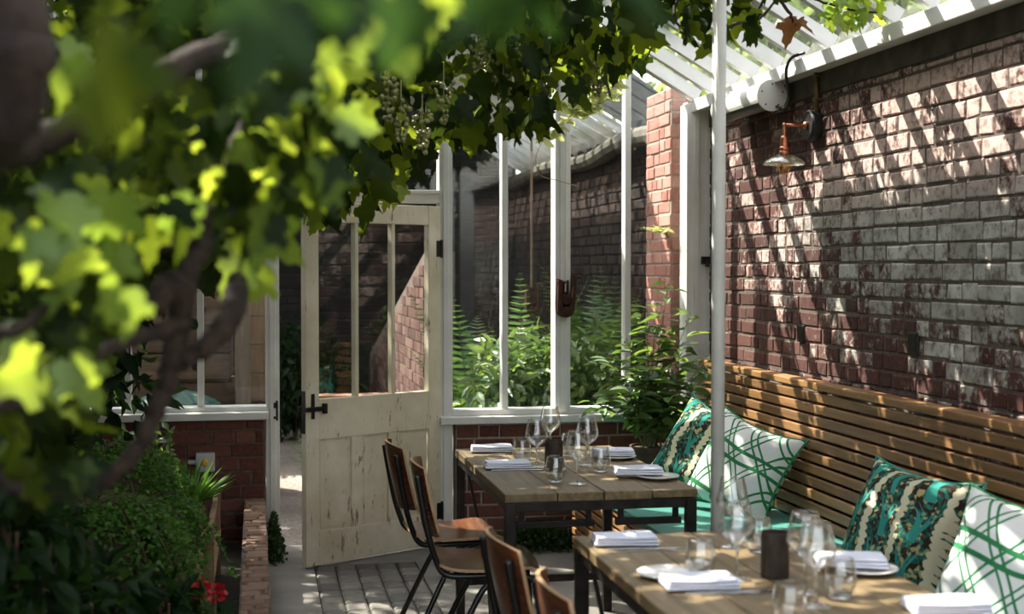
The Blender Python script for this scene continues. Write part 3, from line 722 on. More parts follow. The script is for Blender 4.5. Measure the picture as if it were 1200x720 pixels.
# ------------------------------------------------------------------ bench
be = thing('slatted_bench', 'long slatted timber bench with green seat against the brick wall', 'bench', (0,0,0))
BY0, BY1 = 1.2, 7.28
for k in range(11):
    z = .475+.0505*k; x = 2.335+(z-.475)*.20
    m = MB(); m.cr = RS.random(); m.box(x-.010, x+.012, BY0, BY1, z-.0195, z+.0195); obj('back_slat', m, M['bench_wood'], be, .004)
m = MB(); m.cr = .7; m.box(2.425, 2.505, BY0, BY1+.01, 1.012, 1.045); obj('top_rail', m, M['bench_wood'], be, .006)
for y in (1.3, 2.4, 3.5, 4.6, 5.7, 6.6, 7.2):
    m = MB(); m.prism([(2.348,.42),(2.38,.42),(2.49,1.01),(2.462,1.01)], (1,0,0), (0,0,1), (0,1,0), (0,y-.02,0), .04); m.box(2.40,2.45,y-.02,y+.02,0,.45); obj('back_post', m, M['bench_wood'], be)
m = MB(); m.box(1.645, 2.345, BY0, 7.15, .415, .45); obj('seat_board', m, M['teal'], be, .006)
for k in range(8):
    z = .03+.050*k; m = MB(); m.cr = RS.random(); m.box(1.66, 1.682, BY0, 7.12, z, z+.034); obj('front_slat', m, M['bench_wood'], be, .003)
for y in (1.3, 2.8, 4.3, 5.8, 7.05):
    m = MB(); m.box(1.69, 1.74, y-.03, y+.03, 0, .415); obj('leg', m, M['bench_wood'], be)

# ------------------------------------------------------------------ cushions
def cushion(name, label, c, facing, up, w, h, th, mt, pip, group):
    z = Vector(facing).normalized(); y = Vector(up); y = (y - z*y.dot(z)).normalized(); x = y.cross(z)
    Mx = Matrix.Translation(Vector(c)) @ Matrix((x, y, z)).transposed().to_4x4()
    t = thing(name, label, 'cushion', M=Mx, group=group)
    N = 26; m = MB(); rs = random.Random(label); ph = rs.random()*6
    def edge(u, v):
        k = 1 - .15*(1-v*v)*abs(u)**2.5; l = 1 - .15*(1-u*u)*abs(v)**2.5
        return u*w/2*k, v*h/2*l
    for s in (1, -1):
        vs = []
        for i in range(N+1):
            for j in range(N+1):
                u = -1+2*i/N; v = -1+2*j/N; X, Y = edge(u, v)
                p = max(0, (1-abs(u)**3)*(1-abs(v)**3))**.6
                wr = .006*math.sin(7*u+3*v+ph)*p + .007*math.sin(5*v-4*u+ph*2)*p
                vs.append((X, Y, s*(th/2*p + wr*s)))
        fs = []
        for i in range(N):
            for j in range(N):
                a = i*(N+1)+j; q = (a, a+N+1, a+N+2, a+1); fs.append(q if s > 0 else q[::-1])
        m.add(vs, fs)
    obj('cover', m, mt, t, smooth=True)
    m = MB(); per = []
    for i in range(N): per.append(edge(-1+2*i/N, -1))
    for i in range(N): per.append(edge(1, -1+2*i/N))
    for i in range(N): per.append(edge(1-2*i/N, 1))
    for i in range(N): per.append(edge(-1, 1-2*i/N))
    per.append(per[0]); m.tube([(a, b, 0) for a, b in per], .0055, 6); obj('piping', m, pip, t, smooth=True)
    return t
G1 = 'scatter cushions on the green bench seat'
cushion('leaf_print_cushion', 'leaf print cushion at the far end of the bench, behind the white pole', (2.11, 6.28, .665), (-.70,-.62,.36), (.42,-.2,1), .44,.44,.24, M['print'], M['piping_teal'], G1)
cushion('trellis_cushion', 'white cushion with green trellis lines just right of the white pole', (2.15, 5.84, .648), (-.74,-.62,.42), (.24,-.16,1), .47,.46,.24, M['lattice'], M['piping_green'], G1)
cushion('leaf_print_cushion', 'dark teal leaf print cushion half way along the bench, beside the front table', (2.195, 4.36, .635), (-.86,-.36,.44), (.20,.0,1), .49,.48,.23, M['print'], M['piping_teal'], G1)
cushion('trellis_cushion', 'white cushion with green trellis lines nearest the camera on the bench', (2.165, 3.60, .642), (-.82,-.46,.42), (.22,.0,1), .50,.49,.24, M['lattice'], M['piping_green'], G1)

# ------------------------------------------------------------------ tables
def table(label, x0, x1, y0, y1, seed):
    t = thing('dining_table', label, 'table', ((x0+x1)/2, (y0+y1)/2, 0), group='plank topped dining tables')
    w = x1-x0; l = y1-y0; rs = random.Random(seed); ws = [.27, .24, .25, .24]; sm = sum(ws); x = -w/2
    for k, q in enumerate(ws):
        q = q/sm*w; m = MB(); m.cr = rs.uniform(.25, .9)
        m.box(x+.0015, x+q-.0015, -l/2+rs.uniform(0,.006), l/2-rs.uniform(0,.006), .718+rs.uniform(-.0015,.0015), .75+rs.uniform(-.001,.001)); x += q
        obj('plank', m, M['table_wood'], t, .004)
    i = .022
    for s in (-1, 1):
        m = MB(); m.box(-w/2+i, w/2-i, s*(l/2-i)-.012, s*(l/2-i)+.012, .682, .717); obj('apron', m, M['frame_dark'], t, .002)
        m = MB(); m.box(s*(w/2-i)-.012, s*(w/2-i)+.012, -l/2+i, l/2-i, .682, .717); obj('apron', m, M['frame_dark'], t, .002)
    for sx in (-1, 1):
        for sy in (-1, 1):
            m = MB(); m.box(sx*(w/2-i)-.019, sx*(w/2-i)+.019, sy*(l/2-i)-.019, sy*(l/2-i)+.019, 0, .715); obj('leg', m, M['frame_dark'], t, .003)
    for sy in (-1, 1):
        m = MB(); m.box(-w/2+i, w/2-i, sy*(l/2-i)-.014, sy*(l/2-i)+.014, .145, .178); obj('stretcher', m, M['frame_dark'], t, .002)
    yy = -l/2+i+.03
    for xa, xb in ((-w/2+.05, -.02), (.06, w/2-.05)):
        m = MB(); m.box(xa, xb, yy-.012, yy+.012, .618, .642); m.beam((xa+.02,yy,.63), (xa+.02,yy,.69), .02, .02); m.beam((xb-.02,yy,.63), (xb-.02,yy,.69), .02, .02); obj('folding_strut', m, M['frame_dark'], t, .002)
    m = MB(); m.beam((-w/2+i+.03, l/2-i, .67), (-w/2+.16, l/2-i, .17), .012, .012); obj('brace_rod', m, M['frame_dark'], t)
    return t
table('weathered plank table on dark legs, further one under the window', .86, 1.575, 4.735, 5.985, 1)
table('weathered plank table on dark legs, nearer one in the foreground', .925, 1.645, 2.68, 3.955, 2)

# ------------------------------------------------------------------ chairs
def make_chair(label):
    t = thing('dining_chair', label, 'chair', (0,0,0), group='plywood chairs on dark tube frames')
    N = 14; sw = .40
    def sheet(mb, fn, nu, nv, th):
        top = [[Vector(fn(i/nu, j/nv)) for j in range(nv+1)] for i in range(nu+1)]
        nr = []
        for i in range(nu+1):
            for j in range(nv+1):
                a = top[min(i+1,nu)][j]-top[max(i-1,0)][j]; b = top[i][min(j+1,nv)]-top[i][max(j-1,0)]; nr.append(a.cross(b).normalized())
        A = [top[i][j] for i in range(nu+1) for j in range(nv+1)]; B = [A[k]-nr[k]*th for k in range(len(A))]
        n = len(A); fs = []; es = []
        for i in range(nu):
            for j in range(nv):
                a = i*(nv+1)+j; q = (a, a+nv+1, a+nv+2, a+1); fs.append(q); fs.append(tuple(n+x for x in q[::-1]))
        rim = [i*(nv+1) for i in range(nu+1)] + [nu*(nv+1)+j for j in range(1,nv+1)] + [i*(nv+1)+nv for i in range(nu-1,-1,-1)] + [j for j in range(nv-1,0,-1)]
        mb.add(A+B, fs); k = len(mb.v)
        mb.cm = 1; mb.add([A[r] for r in rim]+[B[r] for r in rim], [(i, (i+1)%len(rim), len(rim)+(i+1)%len(rim), len(rim)+i) for i in range(len(rim))]); mb.cm = 0
    def seat(u, v):   # u back to front, v side to side
        x = -.195 + .40*u; y = (v-.5)*2
        half = sw/2*(.90+.10*min(1, u*1.6)) * (1 if u > .08 else .93+.07*u/.08) * (1 if u < .93 else 1-.06*(u-.93)/.07)
        z = .455 + .012*y*y - .010*math.sin(PI*min(1,u*1.3)) - (.055*((u-.8)/.2)**2 if u > .8 else 0) + (.012*((.15-u)/.15)**2 if u < .15 else 0)
        return (x, y*half, z)
    m = MB(); sheet(m, seat, 18, 12, .011); obj('seat', m, [M['chair_wood'], M['chair_edge']], t, smooth=True)
    def back(u, v):   # u bottom to top, v side to side
        y = (v-.5)*2; zz = .575 + .25*u; corner = 1 - .10*(abs(2*u-1)**4)
        x = -.198 - .075*u + .0 - .042*(1-y*y) + .02*u*u
        return (x, y*.195*corner, zz + .012*(1-y*y)*(1 if u > .5 else -1)*abs(2*u-1)**2)
    m = MB(); sheet(m, back, 12, 12, .010); obj('backrest', m, [M['chair_wood'], M['chair_edge']], t, smooth=True)
    for s in (-1, 1):
        y = s*.160
        m = MB(); m.tube(smooth_path([(-.275,y*1.02,.80),(-.262,y*1.02,.72),(-.235,y*1.02,.58),(-.208,y,.49),(-.185,y,.445),(-.14,y,.428),(0,y,.428),(.10,y,.424),(.150,y,.405),(.168,y*1.02,.36),(.185,y*1.12,.17),(.20,y*1.2,.0)], 6), .0115, 10); obj('side_frame', m, M['tube'], t, smooth=True)
        m = MB(); m.tube(smooth_path([(.06,y,.425),(.02,y*1.03,.415),(-.03,y*1.06,.385),(-.07,y*1.08,.32),(-.15,y*1.15,.16),(-.225,y*1.2,.0)], 6), .0115, 10); obj('rear_leg', m, M['tube'], t, smooth=True)
        for bx_, bz in ((-.248,.64), (-.268,.76)):
            m = MB(); m.ball((bx_,y*1.02+s*.002,bz), .008); obj('bolt', m, M['tube'], t)
    for bx_ in (.09, -.13):
        m = MB(); m.tube([(bx_,-.16,.426),(bx_,.16,.426)], .009, 8); obj('cross_bar', m, M['tube'], t, smooth=True)
    return t
ch = make_chair('plywood chair on dark tube legs standing closest to the cream door')
ch.location = (.815, 5.64, 0); ch.rotation_euler = (0,0,math.radians(3))
for x, y, r, lb in ((.855, 5.05, -4, 'plywood chair at the near end of the far table, second from the door'),
                    (.90, 3.60, 2, 'plywood chair at the far end of the foreground table, only its backrest showing'),
                    (.925, 3.04, -3, 'plywood chair nearest the camera, cut off by the bottom of the photo')):
    dup(ch, (x, y, 0), math.radians(r), lb)

# ------------------------------------------------------------------ table settings
TZ = .7515
def make_goblet(label):
    t = thing('wine_glass', label, 'wine glass', group='stemmed wine glasses on the tables')
    m = MB(); m.lathe([(.005,.083),(.012,.088),(.033,.104),(.0455,.124),(.0465,.134),(.043,.151),(.0345,.192),(.0335,.199),(.0325,.199),(.0330,.192),(.0415,.151),(.045,.134),(.044,.125),(.032,.1055),(.011,.090),(.0,.087)], 36); obj('bowl', m, M['goblet'], t, smooth=True)
    m = MB(); m.lathe([(.010,.003),(.0045,.010),(.0036,.03),(.0036,.065),(.0050,.083)], 14); obj('stem', m, M['glass_base'], t, smooth=True)
    m = MB(); m.lathe([(.0,.0),(.036,.0),(.0365,.0015),(.033,.0026),(.016,.004),(.008,.006)], 32); obj('foot', m, M['goblet'], t, smooth=True)
    return t
def make_tumbler(label):
    t = thing('tumbler', label, 'tumbler', group='stemless tumblers on the tables')
    m = MB(); m.lathe([(.028,.012),(.0375,.030),(.0405,.044),(.0385,.062),(.0330,.092),(.0320,.097),(.0310,.097),(.0318,.092),(.0372,.062),(.0390,.044),(.0360,.031),(.026,.014)], 36); obj('bowl', m, M['goblet'], t, smooth=True)
    m = MB(); m.lathe([(.0,.0),(.025,.0),(.0275,.003),(.029,.011),(.024,.0095),(.0,.0085)], 32); obj('base', m, M['glass_base'], t, smooth=True)
    return t
def make_holder(label):
    t = thing('candle_holder', label, 'candle holder', group='dark candle holders on the tables')
    m = MB(); m.lathe([(.0,.0),(.034,.0),(.036,.003),(.0365,.06),(.036,.116),(.0345,.119),(.0325,.116),(.032,.03),(.0,.028)], 40); obj('cup', m, M['holder'], t, smooth=False)
    m = MB(); m.lathe([(.030,.029),(.030,.06),(.029,.062),(.0,.061)], 24); obj('candle', m, M['plate'], t)
    return t
def make_napkin(label):
    t = thing('napkin', label, 'napkin', group='folded white napkins on the tables')
    m = MB(); rs = random.Random(2)
    for k in range(3):
        z0 = .0005+.0085*k; L = .185-.006*k; W2 = .105-.004*k; n = 10; q = 6; vs = []
        for s in (0, 1):
            for i in range(n+1):
                for j in range(q+1):
                    u = i/n; v = j/q; e = 1-.0*(u)
                    zz = z0 + (.008 if s else 0) + (.0016*math.sin(5*u+2.2*v+k) if s else 0) - (.003*max(0, abs(2*v-1)-.7) if s else -.002*max(0, abs(2*v-1)-.7))
                    vs.append(((u-.5)*L + .003*math.sin(3*v+k), (v-.5)*W2 + .002*math.sin(4*u+k*2), zz))
        A = (n+1)*(q+1); f = lambda s, i, j: s*A+i*(q+1)+j; fs = []
        for i in range(n):
            for j in range(q): fs += [(f(1,i,j),f(1,i+1,j),f(1,i+1,j+1),f(1,i,j+1)), (f(0,i,j),f(0,i,j+1),f(0,i+1,j+1),f(0,i+1,j))]
        for i in range(n): fs += [(f(0,i,0),f(0,i+1,0),f(1,i+1,0),f(1,i,0)), (f(0,i+1,q),f(0,i,q),f(1,i,q),f(1,i+1,q))]
        for j in range(q): fs += [(f(0,0,j+1),f(0,0,j),f(1,0,j),f(1,0,j+1)), (f(0,n,j),f(0,n,j+1),f(1,n,j+1),f(1,n,j))]
        m.add(vs, fs)
    obj('cloth', m, M['napkin'], t, .002, smooth=False); return t
def make_plate(label):
    t = thing('side_plate', label, 'plate', group='white side plates on the tables')
    m = MB(); m.lathe([(.0,.0),(.045,.0),(.050,.002),(.078,.010),(.082,.0125),(.080,.0140),(.052,.0075),(.045,.006),(.0,.0055)], 40); obj('dish', m, M['plate'], t, smooth=True); return t
def make_knife(label):
    t = thing('table_knife', label, 'knife', group='steel knives beside the napkins')
    m = MB(); m.prism([(0,-.004),(.10,-.005),(.105,-.008),(.20,-.010),(.215,-.004),(.218,.004),(.105,.005),(0,.004)], (1,0,0), (0,1,0), (0,0,1), (0,0,.0), .003); obj('blade', m, M['steel'], t, .001); return t
def make_fork(label):
    t = thing('table_fork', label, 'fork', group='steel forks beside the napkins')
    m = MB(); m.prism([(0,-.005),(.12,-.003),(.14,-.011),(.145,-.012),(.145,.012),(.14,.011),(.12,.003),(0,.005)], (1,0,0), (0,1,0), (0,0,1), (0,0,0), .003)
    for k in range(4): m.box(.145,.195,-.012+.0068*k,-.0085+.0068*k,.0,.003)
    obj('handle', m, M['steel'], t); return t
def many(make, spots):
    first = None
    for i, (x, y, z, r, lb) in enumerate(spots):
        if first is None:
            first = make(lb); first.location = (x, y, z); first.rotation_euler = (0,0,math.radians(r))
        else: dup(first, (x, y, z), math.radians(r), lb)
many(make_goblet, [
    (1.103,5.355,TZ,0,'wine glass standing left of the dark candle holder on the far table'),
    (1.255,5.80,TZ,20,'tallest looking wine glass behind the dark candle holder on the far table'),
    (1.315,5.37,TZ,40,'wine glass behind the others on the right of the far table'),
    (1.166,4.91,TZ,10,'wine glass nearest the front edge of the far table'),
    (1.209,3.32,TZ,0,'wine glass left of the dark candle holder on the foreground table'),
    (1.340,3.72,TZ,30,'wine glass furthest back on the foreground table, in front of the pole'),
    (1.325,3.155,TZ,15,'wine glass just right of the dark candle holder on the foreground table'),
    (1.297,3.02,TZ,50,'wine glass closest to the camera on the foreground table')])
many(make_tumbler, [
    (1.070,5.49,TZ,0,'tumbler beside the folded napkins on the left of the far table'),
    (1.096,4.97,TZ,10,'tumbler in front of the dark candle holder on the far table'),
    (1.325,5.19,TZ,20,'tumbler on the right of the far table near the plates'),
    (1.31,5.66,TZ,30,'tumbler at the back of the far table, behind the wine glasses'),
    (1.128,3.37,TZ,0,'tumbler left of the wine glass on the foreground table'),
    (1.388,3.09,TZ,10,'tumbler in front of the white plate on the foreground table'),
    (1.385,3.63,TZ,20,'tumbler behind the dark candle holder on the foreground table'),
    (1.165,2.86,TZ,30,'tumbler at the bottom edge of the photo on the foreground table')])
many(make_holder, [(1.155,5.27,TZ,0,'dark brown candle holder in the middle of the far table'),
                   (1.316,3.33,TZ,60,'dark brown candle holder in the middle of the foreground table')])
many(make_plate, [
    (1.487,5.545,TZ,0,'white plate under the napkin at the far right of the far table'),
    (1.497,4.985,TZ,0,'white plate at the near right corner of the far table'),
    (1.575,3.34,TZ,0,'white plate under the napkin on the right of the foreground table'),
    (1.045,3.385,TZ,0,'white plate behind the napkin on the left of the foreground table')])
many(make_napkin, [
    (1.005,5.85,TZ+.0035,-8,'folded napkin at the far left corner of the far table'),
    (.985,5.36,TZ+.0035,-6,'folded napkin on the left side of the far table near the chairs'),
    (1.472,5.565,TZ+.0135,-14,'folded napkin lying on the further plate of the far table'),
    (1.432,5.035,TZ+.0145,-6,'folded napkin leaning on the near right plate of the far table'),
    (1.045,3.81,TZ+.0035,-8,'folded napkin at the far left corner of the foreground table'),
    (1.085,3.255,TZ+.0035,-4,'folded napkin in front of the plate on the left of the foreground table'),
    (1.545,3.375,TZ+.0145,-20,'folded napkin on the plate on the right of the foreground table'),
    (1.575,2.92,TZ+.0035,-8,'folded napkin at the bottom right edge of the foreground table')])
many(make_knife, [
    (.91,5.30,TZ,-4,'steel knife along the edge of the near left napkin on the far table'),
    (.975,3.745,TZ,-6,'steel knife in front of the far napkin on the foreground table'),
    (1.03,3.195,TZ,-2,'steel knife in front of the left napkin on the foreground table')])
many(make_fork, [
    (.985,5.77,TZ,4,'steel fork in front of the far left napkin on the far table'),
    (1.02,3.70,TZ,-3,'steel fork in front of the far napkin on the foreground table'),
    (1.06,3.165,TZ,1,'steel fork in front of the left napkin on the foreground table')])
# ------------------------------------------------------------------ outside things
def pxY(px, Y): return Y*math.tan(YAW+math.atan((px-600)/F))
# stacked slatted timber crates
cx0, cx1 = pxY(150, 9.6), pxY(272, 9.6)
first = None
cr = thing('timber_crate', 'weathered board crate standing outside behind the left window, lowest of its stack', 'crate', ((cx0+cx1)/2, 9.9, 0), group='stacked board crates outside')
hw = (cx1-cx0)/2
for k in range(2):
    z = .02+.185*k; m = MB(); m.cr = RS.random(); m.box(-hw, hw, -.30, -.28, z, z+.172); obj('front_board', m, M['grey_wood'], cr, .003)
    m = MB(); m.cr = RS.random(); m.box(-hw, hw, .28, .30, z, z+.172); obj('rear_board', m, M['grey_wood'], cr, .003)
    for s in (-1, 1):
        m = MB(); m.box(s*(hw-.01)-.01, s*(hw-.01)+.01, -.28, .28, z, z+.172); obj('side_board', m, M['grey_wood'], cr, .003)
m = MB(); m.box(-hw+.02, hw-.02, -.28, .28, .0, .018); obj('bottom', m, M['grey_wood'], cr)
m = MB(); m.lathe([(.035,-.302),(.035,-.30)], 16, Matrix.Rotation(-PI/2,4,'X') @ Matrix.Translation((.12,-.11,0)), True); obj('hand_hole', m, M['iron'], cr)
for i, w in enumerate(('second from the ground', 'third from the ground', 'topmost of its stack')):
    dup(cr, ((cx0+cx1)/2+.01*(-1)**i, 9.9, .385*(i+1)), math.radians((-1)**i), 'weathered board crate standing outside behind the left window, ' + w)
m = MB(); x = pxY(283, 9.5); m.box(x-.045, x+.055, 9.46, 9.56, -.02, 1.75); p = obj('timber_post', m, M['post_wood'], None, .004); tag(p, 'square greyed timber post outside beside the crates', 'post')
m = MB(); x = pxY(296, 9.7)
bd = thing('board_panel', 'pale rough board panel outside between the timber post and the door post', 'panel', (x, 9.72, 0))
for k in range(5):
    m = MB(); m.cr = .5+.1*k; m.box(-.05,.17,-.012,.012,.62+.2*k,.815+.2*k); obj('board', m, M['stag_wood'], bd, .003)
for xa in (-.05, .14):
    m = MB(); m.box(xa,xa+.03,.012,.04,0,1.62); obj('batten', m, M['post_wood'], bd)
# green bin with domed lid
gx = pxY(205, 9.0)
gb = thing('garden_bin', 'round green plastic bin with a domed lid outside the left window', 'bin', (gx, 9.0, -.02))
m = MB(); m.lathe([(.20,.0),(.215,.02),(.245,.66),(.255,.67),(.255,.69)], 40, None, True); obj('body', m, M['bin_green'], gb, smooth=False)
m = MB(); prof = [(.285,.665),(.290,.675),(.285,.70),(.262,.712),(.25,.722),(.16,.762),(.05,.785),(.0,.788)]
n = 72; vs = []
for i, (r, z) in enumerate(prof):
    for j in range(n): a = 2*PI*j/n; zz = z + (.005 if (j % 6 == 0 and 3 < i < 7) else 0); vs.append((r*math.cos(a), r*math.sin(a), zz))
m.add(vs, [(i*n+j, i*n+(j+1)%n, (i+1)*n+(j+1)%n, (i+1)*n+j) for i in range(len(prof)-1) for j in range(n)])
obj('lid', m, M['bin_green'], gb)
# stacked yellow green planks of a raised bed behind the door glass
rb = thing('raised_bed', 'low slatted raised bed of yellow green planks outside behind the door', 'raised bed', (.62, 8.75, -.02))
for k in range(5):
    m = MB(); m.box(-.22,.24,-.02,.02,.10+.125*k,.10+.125*k+.10); obj('plank', m, M['slate'], rb, .004)
for xa in (-.22, .19):
    m = MB(); m.box(xa,xa+.05,.02,.06,0,.70); obj('batten', m, M['slate'], rb)
m = MB(); m.box(-.24,.26,-.06,.10,.725,.765); obj('capping', m, M['terracotta'], rb, .004)

# ------------------------------------------------------------------ plant builders
def frond_set(t_, mat, base, n, length, lean, mat_tmpl=PINNA, pin=.13, pairs=24, up=1.0, seed=0, az=(0, 2*PI), droop=1.0, wid=1.0, lim=None):
    rs = np.random.RandomState(seed); base = np.array(base, float)
    for k in range(n):
        L = Leaves(); stems = MB(); a = az[0] + (az[1]-az[0])*(k+rs.uniform(.0,.9))/n; ln = length*rs.uniform(.72, 1.1); le = lean*rs.uniform(.55, 1.3)
        h = np.array([math.cos(a), math.sin(a), 0]); t = np.linspace(0, 1, pairs+6)
        P = base + ln*(np.outer(le*(t**1.5), h) + np.outer(up*(t - .42*droop*t**2.6*le), [0, 0, 1]))
        P += rs.normal(0, .004, 3)
        if lim:
            for i_, (lo, hi) in enumerate(lim):   # keep the tips clear of glass and walls
                q = P[:, i_]; f_ = max(q.max()/hi if q.max() > 0 else 0, q.min()/lo if q.min() < 0 else 0)
                if f_ > 1: P[:, i_] = q/f_
        stems.tube([tuple(p) for p in P[::2]], [max(.0012, .0045*(1-i/len(P[::2]))) for i in range(len(P[::2]))], 5)
        T = unit(np.gradient(P, axis=0)); side = np.cross(T, [0, 0, 1]); side = unit(side)
        nrm = unit(np.cross(side, T)); tt = t[5:]
        wl = pin*ln*np.sin(PI*np.clip(.12+.88*tt, 0, 1))**.75*wid*(1.12-tt*.6)
        for s in (-1, 1):
            ax = side[5:]*s + T[5:]*.38 + rs.normal(0, .07, (len(tt), 3)) - np.array([0, 0, .12])
            L.put(mat_tmpl, P[5:], ax, nrm[5:], np.maximum(wl, .01), np.clip(rs.uniform(.2, .75)+rs.normal(0, .12, len(tt)), 0, 1))
        fr_ = L.build('frond', mat, t_); obj('stalk', stems, M['stem'], fr_)
def crown(L, c, r, n, tmpl, size, rlo=.1, rhi=.9, shell=.35, flat=1.0):
    d = unit(NR.normal(size=(n, 3))); q = (shell+(1-shell)*NR.uniform(size=n))[:, None]
    p = np.array(c) + d*q*np.array(r)
    ax = d*.7 + NR.normal(0, .5, (n, 3)) - np.array([0, 0, .35]); nm = d*.6 + NR.normal(0, .6, (n, 3)) + np.array([0, 0, .5*flat])
    L.put(tmpl, p, ax, nm, size*NR.uniform(.6, 1.25, n), NR.uniform(rlo, rhi, n), NR.uniform(.5, 1.6, n))

# ferns outside the window
for k, (px, Y, ln, n, lb) in enumerate((
        (558, 8.60, 1.62, 15, 'tall fern outside behind the first pane right of the door'),
        (612, 8.55, 1.62, 16, 'tall fern outside just left of the thick white post'),
        (690, 8.60, 1.66, 16, 'tall fern outside just right of the thick white post'),
        (718, 8.85, 1.85, 16, 'tallest fern outside, beside the sunlit brick buttress'))):
    x = pxY(px, Y); t = thing('fern', lb, 'fern', (x, Y, -.03), group='ferns growing outside the glazing')
    lim = ((-.42, min(.42, (2.28 if k < 3 else 2.36)-x)), (-(Y-(7.88 if k < 3 else 8.40)), .5 if k else .28)); frond_set(t, M['leaf_fern'], (0,0,0), n, ln, .50, PINNA, .125, 30, 1.02, 40+k, lim=lim); frond_set(t, M['leaf_fern'], (.01,-.02,0), n-2, ln*.72, .75, PINNA, .15, 24, .98, 60+k, lim=lim)
# leafy bushes beneath the ferns
for k, (px, Y, rz, lb) in enumerate(((585, 8.12, .50, 'bright green leafy bush low outside the window between the first two panes'),
                                 (640, 8.15, .55, 'bright green leafy bush low outside behind the thick white post'),
                                 (698, 8.12, .58, 'bright green leafy bush low outside beside the brick buttress'))):
    x = pxY(px, Y); t = thing('leafy_bush', lb, 'bush', (x, Y, -.03), group='leafy bushes outside the glazing')
    L = Leaves(); crown(L, (0,0,.70), (.24,.22,rz), 700, OVATE, .095, .25, 1.0); L.build('foliage', M['leaf_shrub'], t)
    S = MB()
    for j in range(7):
        a = j*2.4; S.tube(smooth_path([(0,0,0),(.05*math.cos(a),.05*math.sin(a),.3),(.16*math.cos(a),.14*math.sin(a),.62+rz*.55)], 4), [.008]*5+[.006]*3+[.003], 6)
    obj('stem', S, M['stem_brown'], t)
# low greens outside the door
for k, (px, Y, lb) in enumerate(((395, 8.3, 'low fern outside seen through the left pane of the door'), (490, 8.45, 'low fern outside seen through the right pane of the door'))):
    x = pxY(px, Y); t = thing('fern', lb, 'fern', (x, Y, -.03), group='low ferns outside the door')
    frond_set(t, M['leaf_fern'], (0,0,0), 15, .72, .75, PINNA, .19, 20, 1.0, 80+k, lim=((-.3,.3),(-.35,.4)))
for k, (px, Y, w, h, lb) in enumerate(((345, 12.6, .9, 1.05, 'dark bush at the foot of the sooty garden wall left of the door'), (380, 12.9, .6, .55, 'dark low bush at the foot of the sooty garden wall behind the door'),
                                   (215, 11.6, 1.0, 1.7, 'tall dark bush outside behind the crates'))):
    x = pxY(px, Y); t = thing('dark_bush', lb, 'bush', (x, Y, -.03), group='dark bushes by the garden wall')
    L = Leaves(); crown(L, (0,0,h*.55), (w*.6,.4,h*.55), 900, OVATE, .11, .0, .6); L.build('foliage', M['leaf_dark'], t)
    S = MB(); S.tube([(0,0,0),(.03,0,h*.3),(0,.04,h*.8)], [.02,.015,.008], 7); S.tube([(.02,0,h*.25),(.25*w,0,h*.7)], [.012,.006], 6); S.tube([(.02,0,h*.2),(-.28*w,.03,h*.65)], [.012,.006], 6); obj('stem', S, M['stem_brown'], t)

# tall trees outside, two seen through the roof glass, one added out of view for shade
for k, (x, y, z, r, n, lb) in enumerate(((5.3, 12.0, 4.2, (1.7,2.4,1.6), 2600, 'leafy tree outside above the brick wall, seen through the roof glass'),
                                       (5.6, 16.5, 5.0, (2.2,2.6,2.0), 2200, 'leafy tree further off, seen through the roof glass above the buttress'),
                                       (-2.7, 10.3, 4.7, (1.65,1.2,2.3), 2100, 'leafy tree outside to the left, added out of view to shade the floor'))):
    t = thing('garden_tree', lb, 'tree', (x, y, -.1), group='trees beyond the brick wall')
    L = Leaves(); crown(L, (0,0,z), r, n, OVATE, .24, .1, 1.0, .25); L.build('foliage', M['leaf_tree'], t)
    S = MB(); S.tube(smooth_path([(0,0,0),(.08,.05,1.4),(-.05,.1,2.8),(.05,0,z+.8)], 5), .13, 10)
    for j in range(6):
        a = j*1.1; S.tube([(0,.05,2.4+.2*j),(1.1*math.cos(a),1.1*math.sin(a),z+.2)], [.06,.02], 7)
    obj('trunk', S, M['bark'], t)

# potted shrub in the corner on the end of the bench seat
t = thing('potted_shrub', 'tall leafy shrub in a dark pot in the corner at the end of the bench', 'shrub', (2.02, 6.86, .4505))
m = MB(); m.lathe([(.0,.0),(.075,.0),(.10,.15),(.11,.15),(.11,.175),(.10,.175),(.095,.165),(.0,.165)], 28); obj('pot', m, M['dark_pot'], t)
S = MB(); L = Leaves(); rs = np.random.RandomState(5)
tips = [(.10,.02,1.02),(.02,.0,.80),(-.14,-.03,.74),(.22,.03,.84),(-.28,-.02,.58),(.29,-.06,.62),(-.06,-.16,.60),(.14,-.14,.70),(-.20,.10,.62),(.02,.14,.90),(.33,.08,.52),(-.33,-.10,.42),(.06,-.2,.46),(-.16,-.2,.48),(.25,-.18,.44)]
for i, tp in enumerate(tips):
    P = [Vector(p) for p in smooth_path([(rs.normal(0,.02), rs.normal(0,.02), .17), (tp[0]*.35, tp[1]*.35, .17+(tp[2]-.17)*.5), tp], 8)]
    S.tube(P, [max(.0018, .006*(1-j/len(P))) for j in range(len(P))], 6)
    for j in range(5, len(P)):
        for q in range(2):
            a = j*2.4+q*2.1+rs.uniform(-.4,.4); d = np.array([math.cos(a), math.sin(a), rs.uniform(-.15,.45)])
            L.put(OVATE, np.array(P[j])+d*.012+rs.normal(0,.008,3), d, np.array([0,0,1])+rs.normal(0,.28,3), rs.uniform(.09,.15)*(1.0 if j < len(P)-2 else .75), rs.uniform(.1,1.0), rs.uniform(.4,1.5))
L.build('foliage', M['leaf_shrub'], t); obj('stem', S, M['stem'], t)

